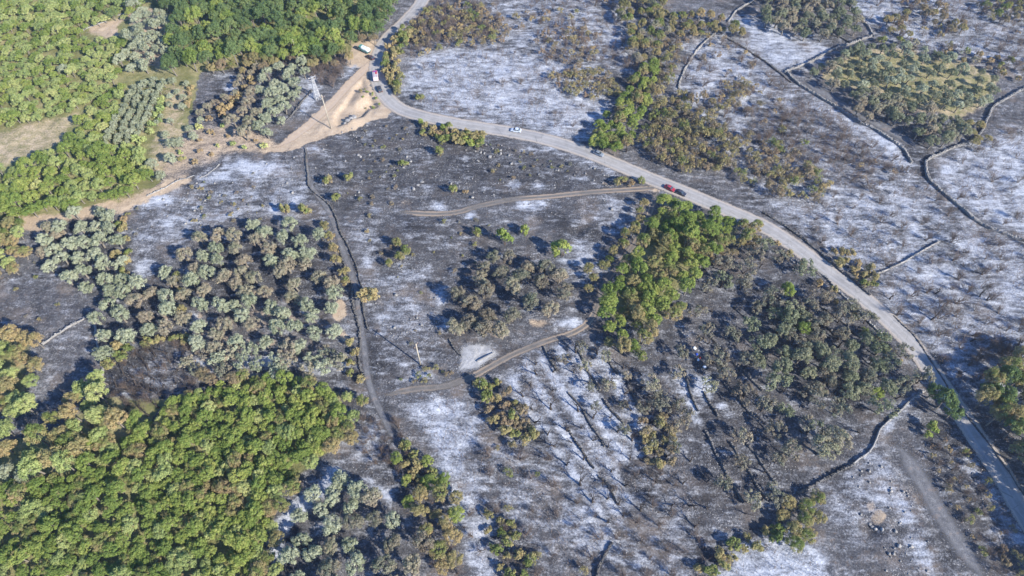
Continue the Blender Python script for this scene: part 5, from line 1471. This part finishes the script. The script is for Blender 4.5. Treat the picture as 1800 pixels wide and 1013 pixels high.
def wheel(parent, x, y, r, w, n=14):
    bm = bmesh.new(); cyl(bm, (x, y - w / 2, r), (x, y + w / 2, r), r, r, n)
    bmesh.ops.recalc_face_normals(bm, faces=bm.faces)
    t = bm_obj('wheel', bm, TYRE, parent)
    bm = bmesh.new(); cyl(bm, (x, y - w / 2 - .012, r), (x, y + w / 2 + .012, r), r * .6, r * .6, 10)
    bmesh.ops.recalc_face_normals(bm, faces=bm.faces)
    bm_obj('rim', bm, RIM, t)


def vehicle_root(name, px, toward, label, cat, group=None, z=0.05, flip=False):
    x, y = upt(px); tx, ty = upt(toward)
    o = link(name, None, label=label, category=cat, group=group)
    o.location = (x, y, float(hgt(np.array([x]), np.array([y]))[0]) + z)
    o.rotation_euler = (0, 0, math.atan2(ty - y, tx - x) + (math.pi if flip else 0))
    k = .80 if cat == 'car' else .74
    o.scale = (k, k, k)
    return o


def make_car(px, toward, mat, label, hatch=False):
    o = vehicle_root('car', px, toward, label, 'car')
    def sec(x, hw, z0, z1):
        return [(x, -hw, z0), (x, hw, z0), (x, hw * 1.0, z0 + (z1 - z0) * .6), (x, hw * .9, z1), (x, -hw * .9, z1), (x, -hw, z0 + (z1 - z0) * .6)]
    tail = .98 if hatch else .92
    loft('body', [sec(-2.12, .74, .38, .8), sec(-2.0, .84, .27, tail - .03), sec(-1.3, .88, .24, tail), sec(0, .89, .24, .93), sec(.9, .88, .24, .90), sec(1.7, .85, .26, .78), sec(2.02, .80, .30, .66), sec(2.15, .66, .38, .58)], mat, o)
    rb = -1.95 if hatch else -1.55
    rt = -1.45 if hatch else -1.0
    b0, b1, t0, t1 = rb, .98, rt, .28
    c = loft('cabin', [[(b0, -.80, .88), (b0, .80, .88), (t0, .60, 1.43), (t0, -.60, 1.43)], [((b0 + b1) / 2, -.82, .88), ((b0 + b1) / 2, .82, .88), ((t0 + t1) / 2, .63, 1.47), ((t0 + t1) / 2, -.63, 1.47)],
                       [(b1, -.80, .86), (b1, .80, .86), (t1, .60, 1.44), (t1, -.60, 1.44)]], mat, o)
    lp = lambda p, q, f: tuple(p[k] + (q[k] - p[k]) * f for k in range(3))
    def win(name, A, B, C, D):
        ins = .08
        ct = [sum(v) / 4 for v in zip(A, B, C, D)]
        slab(name, [lp(p, ct, ins) for p in (A, B, C, D)], .018, GLASS, o)
    win('windscreen', (b1, .80, .86), (t1, .60, 1.44), (t1, -.60, 1.44), (b1, -.80, .86))
    win('rear_window', (b0, -.80, .88), (t0, -.60, 1.43), (t0, .60, 1.43), (b0, .80, .88))
    for s in (-1, 1):
        q = [(b0, .81 * s, .9), (b1, .81 * s, .88), (t1, .615 * s, 1.43), (t0, .615 * s, 1.42)]
        win('side_window', *(q if s < 0 else q[::-1]))
        boxo('headlight', (2.0, .42 * s - .13, .5), (2.14, .42 * s + .13, .64), LAMP, o, .02)
        boxo('taillight', (-2.15, .6 * s - .14, .62), (-2.02, .6 * s + .14, .8), TAIL, o, .02)
        boxo('wing_mirror', (.72, .9 * s - .07, .9), (.86, .9 * s + .07, 1.02), mat, o, .02)
        for wx in (-1.3, 1.32):
            wheel(o, wx, .80 * s, .32, .2)
    return o


make_car((907, 231), (860, 225), paint('white_car_paint', (0.42, 0.47, 0.54)), 'pale silver car driving on the road below the bend')
make_car((1052, 272), (1092, 289), paint('grey_car_paint', (0.16, 0.19, 0.23)), 'grey saloon car driving past the green hedge line')
make_car((667.5, 158.5), (661, 143), paint('black_car_paint', (0.02, 0.022, 0.03)), 'black car right behind the red fire engine', True)
make_car((1177, 333), (1196, 343), paint('red_car_paint', (0.25, 0.02, 0.035)), 'red car parked at the tip of the triangular wood')
make_car((1196, 341), (1214, 349), paint('navy_car_paint', (0.025, 0.03, 0.05)), 'dark blue car parked behind the red car under trees')
make_car((651, 103), (643, 99), paint('maroon_car_paint', (0.045, 0.022, 0.025)), 'dark maroon jeep beside the tanker on the dirt yard', True)

RED = paint('fire_red', (0.36, 0.03, 0.045)); PINKW = paint('pale_body_paint', (0.50, 0.42, 0.42)); WHITE = paint('tank_white', (0.70, 0.76, 0.74)); TEAL = paint('teal_paint', (0.06, 0.24, 0.20))
# fire engine
ft = vehicle_root('fire_engine', (661, 138), (659, 118), 'red and pale fire engine standing on the road bend', 'fire engine')
loft('cab', [[(1.2, -1.15, .6), (1.2, 1.15, .6), (1.2, 1.12, 2.55), (1.2, -1.12, 2.55)], [(2.5, -1.15, .6), (2.5, 1.15, .6), (2.4, 1.05, 2.5), (2.4, -1.05, 2.5)], [(2.9, -1.1, .6), (2.9, 1.1, .6), (2.65, .98, 1.5), (2.65, -.98, 1.5)]], RED, ft)
boxo('equipment_body', (-3.0, -1.17, .75), (1.12, 1.17, 2.75), PINKW, ft, .06)
for s in (-1, 1):
    boxo('red_band', (-2.95, 1.16 * s - .03, 1.1), (1.05, 1.16 * s + .03, 1.55), RED, ft, .01)
    for k in range(3):
        boxo('shutter', (-2.8 + k * 1.3, 1.16 * s - .025, 1.62), (-1.65 + k * 1.3, 1.16 * s + .025, 2.6), RIM, ft, .01)
    slab('side_window', [(1.4, 1.155 * s, 1.6), (2.3, 1.14 * s, 1.6), (2.25, 1.10 * s, 2.3), (1.4, 1.13 * s, 2.3)][::(1 if s > 0 else -1)], .02, GLASS, ft)
    for wx in (-2.1, 1.9):
        wheel(ft, wx, 1.0 * s, .48, .3)
    boxo('rail', (-2.9, .55 * s - .05, 2.8), (.9, .55 * s + .05, 2.92), RIM, ft, .01)
for k in range(9):
    boxo('rung', (-2.7 + k * .42, -.5, 2.82), (-2.62 + k * .42, .5, 2.88), RIM, ft, 0)
slab('windscreen', [(2.66, .9, 1.55), (2.44, .95, 2.42), (2.44, -.95, 2.42), (2.66, -.9, 1.55)], .02, GLASS, ft)
boxo('roof_hatch', (-.6, -.9, 2.74), (.9, -.1, 3.0), RED, ft)
boxo('light_bar', (1.6, -.7, 2.52), (1.85, .7, 2.68), plain('blue_lamp', (.03, .06, .4), .2), ft, .03)
boxo('chassis', (-2.9, -.5, .45), (2.6, .5, .78), DARKMET, ft, .02)
# tanker
tk = vehicle_root('tanker_truck', (641, 92), (629, 86.5), 'white and teal tanker truck parked on the dirt yard', 'truck')
secs = []
for x, k in [(-3.3, .55), (-3.15, .9), (-2.6, 1.0), (0, 1.0), (.9, 1.0), (1.25, .9), (1.35, .55)]:
    secs.append([(x, 1.15 * k * math.cos(a), 1.85 + .95 * k * math.sin(a)) for a in [2 * math.pi * i / 16 for i in range(16)]])
for p in loft('tank', secs, WHITE, tk).data.polygons:
    p.use_smooth = True
loft('cab', [[(1.5, -1.1, .6), (1.5, 1.1, .6), (1.5, 1.08, 2.5), (1.5, -1.08, 2.5)], [(2.7, -1.1, .6), (2.7, 1.1, .6), (2.55, .98, 2.4), (2.55, -.98, 2.4)], [(3.1, -1.05, .6), (3.1, 1.05, .6), (2.85, .95, 1.45), (2.85, -.95, 1.45)]], TEAL, tk)
slab('windscreen', [(2.86, .88, 1.5), (2.6, .9, 2.3), (2.6, -.9, 2.3), (2.86, -.88, 1.5)], .02, GLASS, tk)
for s in (-1, 1):
    boxo('side_skirt', (-3.1, 1.0 * s - .14, .7), (1.2, 1.0 * s + .14, 1.45), TEAL, tk, .03)
    for wx in (-2.4, -1.3, 2.1):
        wheel(tk, wx, .95 * s, .48, .3)
    slab('side_window', [(1.7, 1.095 * s, 1.55), (2.5, 1.08 * s, 1.55), (2.45, 1.04 * s, 2.25), (1.7, 1.08 * s, 2.25)][::(1 if s > 0 else -1)], .02, GLASS, tk)
boxo('chassis', (-3.2, -.5, .45), (2.8, .5, .8), DARKMET, tk, .02)
for k in (-1.8, -.4):
    bm = bmesh.new(); cyl(bm, (k, 0, 2.75), (k, 0, 2.95), .3, .28, 12); bm_obj('hatch', bm, RIM, tk)

# ------------------------------------------------------------------ poles and pylon
WOOD = plain('weathered_pole_wood', (0.34, 0.30, 0.23), 0.85, spec=.1)
PORC = plain('porcelain', (0.45, 0.35, 0.30), 0.4)
GALV = plain('galvanised_steel', (0.42, 0.42, 0.42), 0.55, .3)


def pole(px, h, label, arm=True, r=.17):
    x, y = upt(px)
    o = link('utility_pole', None, label=label, category='pole')
    o.location = (x, y, float(hgt(np.array([x]), np.array([y]))[0]))
    bm = bmesh.new(); cyl(bm, (0, 0, -.3), (0.02, 0, h), r, r * .72, 10); bmesh.ops.recalc_face_normals(bm, faces=bm.faces)
    bm_obj('shaft', bm, WOOD, o, True)
    if arm:
        boxo('crossarm', (-.85, -.07, h - .9), (.85, .07, h - .74), TWIG, o, .01)
        for k in (-.75, 0.3, .75):
            bm = bmesh.new(); cyl(bm, (k, 0, h - .75), (k, 0, h - .5), .06, .045, 8); bm_obj('insulator', bm, PORC, o)
    return o


pole((739, 641), 10.2, 'pale wooden utility pole on the black field by the gravel yard', r=.18).rotation_euler = (0, 0, R(70))
pole((582, 227), 13.5, 'tall thin wooden pole at the tip of the earth yard', r=.17)
pole((524, 104), 8.0, 'pale pole standing in front of the upper wood', arm=False, r=.17)


def pylon(px, h):
    x, y = upt(px)
    o = link('lattice_pylon', None, label='grey steel lattice pylon beside the dirt road', category='pylon')
    o.location = (x, y, float(hgt(np.array([x]), np.array([y]))[0]) - .1); o.rotation_euler = (0, 0, R(35))
    w0, w1 = .85, .28
    hw = lambda z: w0 + (w1 - w0) * z / h
    for sx in (-1, 1):
        for sy in (-1, 1):
            bm = bmesh.new(); cyl(bm, (sx * w0, sy * w0, 0), (sx * w1, sy * w1, h), .09, .07, 6); bm_obj('leg', bm, GALV, o)
    nz = 7
    for k in range(nz):
        za, zb = h * k / nz, h * (k + 1) / nz
        a, b = hw(za), hw(zb)
        bm = bmesh.new()
        for q in range(4):
            c, s = [(1, 0), (0, 1), (-1, 0), (0, -1)][q]
            rot = lambda u, v, z: (c * u - s * v, s * u + c * v, z)
            cyl(bm, rot(a, -a, za), rot(b, b, zb), .045, .045, 5); cyl(bm, rot(a, a, za), rot(b, -b, zb), .045, .045, 5); cyl(bm, rot(b, -b, zb), rot(b, b, zb), .045, .045, 5)
        bm_obj('bracing', bm, GALV, o)
    for z, ln in ((h - .3, 1.3), (h - 1.3, 1.0)):
        arm = boxo('crossarm', (-ln, -.1, z), (ln, .1, z + .14), GALV, o, .01)
        for s in (-1, 1):
            bm = bmesh.new(); cyl(bm, (s * ln * .9, 0, z + .14), (s * ln * .9, 0, z + .5), .08, .05, 8); bm_obj('insulator', bm, PORC, o)


pylon((559, 174), 9.0)

# ------------------------------------------------------------------ small built things
CONC = stonemat('pale_concrete', (0.17, 0.167, 0.163), (0.26, 0.256, 0.25), (0.31, 0.305, 0.30))
ax, ay = upt((839, 637)); bx_, by_ = upt((868, 622))
cw = link('retaining_wall', None, label='pale concrete retaining wall at the edge of the gravel yard', category='wall', kind='thing')
cw.location = (ax, ay, -.1); cw.rotation_euler = (0, 0, math.atan2(by_ - ay, bx_ - ax))
Lw = math.hypot(bx_ - ax, by_ - ay)
boxo('stem', (0, -.1, 0), (Lw, .1, .6), CONC, cw, .03)
boxo('coping', (-.05, -.16, .602), (Lw + .05, .16, .68), CONC, cw, .02)
boxo('footing', (-.2, -.9, 0), (Lw, -.11, .2), CONC, cw, .06)


def lump(name, px, size, mat, seed, flat=.7, **props):
    x, y = upt(px)
    bm = bmesh.new(); bmesh.ops.create_icosphere(bm, subdivisions=2, radius=1)
    rs_ = np.random.RandomState(seed)
    k = rs_.uniform(.7, 1.25, 3)
    for v in bm.verts:
        n_ = vnoise(np.array([v.co.x * 1.6 + seed]), np.array([v.co.y * 1.6 + v.co.z * 1.1]), seed)[0]
        s = size * (.72 + .55 * n_)
        v.co = (v.co.x * s * k[0], v.co.y * s * k[1], v.co.z * s * flat * k[2])
    o = bm_obj(name, bm, mat, **props)
    o.location = (x, y, float(hgt(np.array([x]), np.array([y]))[0]) + size * flat * .35)
    return o


for i, (p, s) in enumerate([((861, 276), .6), ((851, 270), .4), ((607, 283), .4), ((630, 273), .5), ((634, 276), .35), ((735, 326), .45), ((727, 333), .6), ((880, 270), .5), ((845, 268), .4), ((742, 320), .55)]):
    lump('boulder', p, s, PALE_STONE, 20 + i, label='pale limestone boulder lying on the blackened slope', category='boulder', group='boulders on the blackened slope')
for i, (p, s) in enumerate([((611, 214), 1.1), ((617, 211), .9), ((622, 208), 1.0), ((606, 217), .7)]):
    lump('boulder', p, s, PALE_STONE, 40 + i, label='big pale boulder in the spoil heap at the earth yard', category='boulder', group='boulders of the spoil heap')
for i, (p, s) in enumerate([((1535, 925), .5), ((1541, 929), .4), ((1550, 931), .45), ((1531, 920), .4)]):
    lump('boulder', p, s, STONE, 60 + i, label='brown grey rock beside the small dug pit', category='rock', group='rocks beside the dug pit')
for i, (p, s, c, lab) in enumerate([((1221, 612), .42, (.75, .75, .73), 'white plastic sack lying between thin scorched olives'), ((1238.5, 645), .5, (.8, .8, .78), 'white plastic sack lying apart at the ashy patch'),
                                    ((1225, 623), .4, (.04, .09, .45), 'blue plastic sack in the rubbish among scorched olives'), ((1227, 633), .38, (.7, .7, .7), 'pale plastic sack below the blue sack'),
                                    ((1231, 629), .3, (.45, .05, .04), 'small red plastic rag beside the blue sack')]):
    lump('plastic_sack', p, s, plain('plastic_%d' % i, c, .45), 80 + i, .55, label=lab, category='sack')
bm = bmesh.new()
lx0, ly0 = upt((546, 439)); lx1, ly1 = upt((560, 453))
cyl(bm, (0, 0, .2), (lx1 - lx0, ly1 - ly0, .3), .16, .10, 8)
cyl(bm, ((lx1 - lx0) * .6, (ly1 - ly0) * .6, .28), ((lx1 - lx0) * .8 + .5, (ly1 - ly0) * .8, .6), .07, .03, 6)
lg = bm_obj('fallen_log', bm, BARK, label='fallen grey tree trunk beside a silver olive', category='log')
lg.location = (lx0, ly0, float(hgt(np.array([lx0]), np.array([ly0]))[0]))

# ------------------------------------------------------------------ hazy air
hz = bmesh.new()
bmesh.ops.create_cube(hz, size=1)
for v_ in hz.verts:
    v_.co = (v_.co.x * 8000, v_.co.y * 8000, -3 + (v_.co.z + .5) * 160)
hm = bpy.data.materials.new('haze'); hm.use_nodes = True
hm.node_tree.nodes.clear()
ho = hm.node_tree.nodes.new('ShaderNodeOutputMaterial')
hv = hm.node_tree.nodes.new('ShaderNodeVolumePrincipled')
hv.inputs['Color'].default_value = (0.80, 0.88, 1.0, 1)
hv.inputs['Density'].default_value = 0.00022
hv.inputs['Anisotropy'].default_value = 0.55
hm.node_tree.links.new(hv.outputs[0], ho.inputs['Volume'])
bm_obj('haze', hz, hm, kind='stuff')
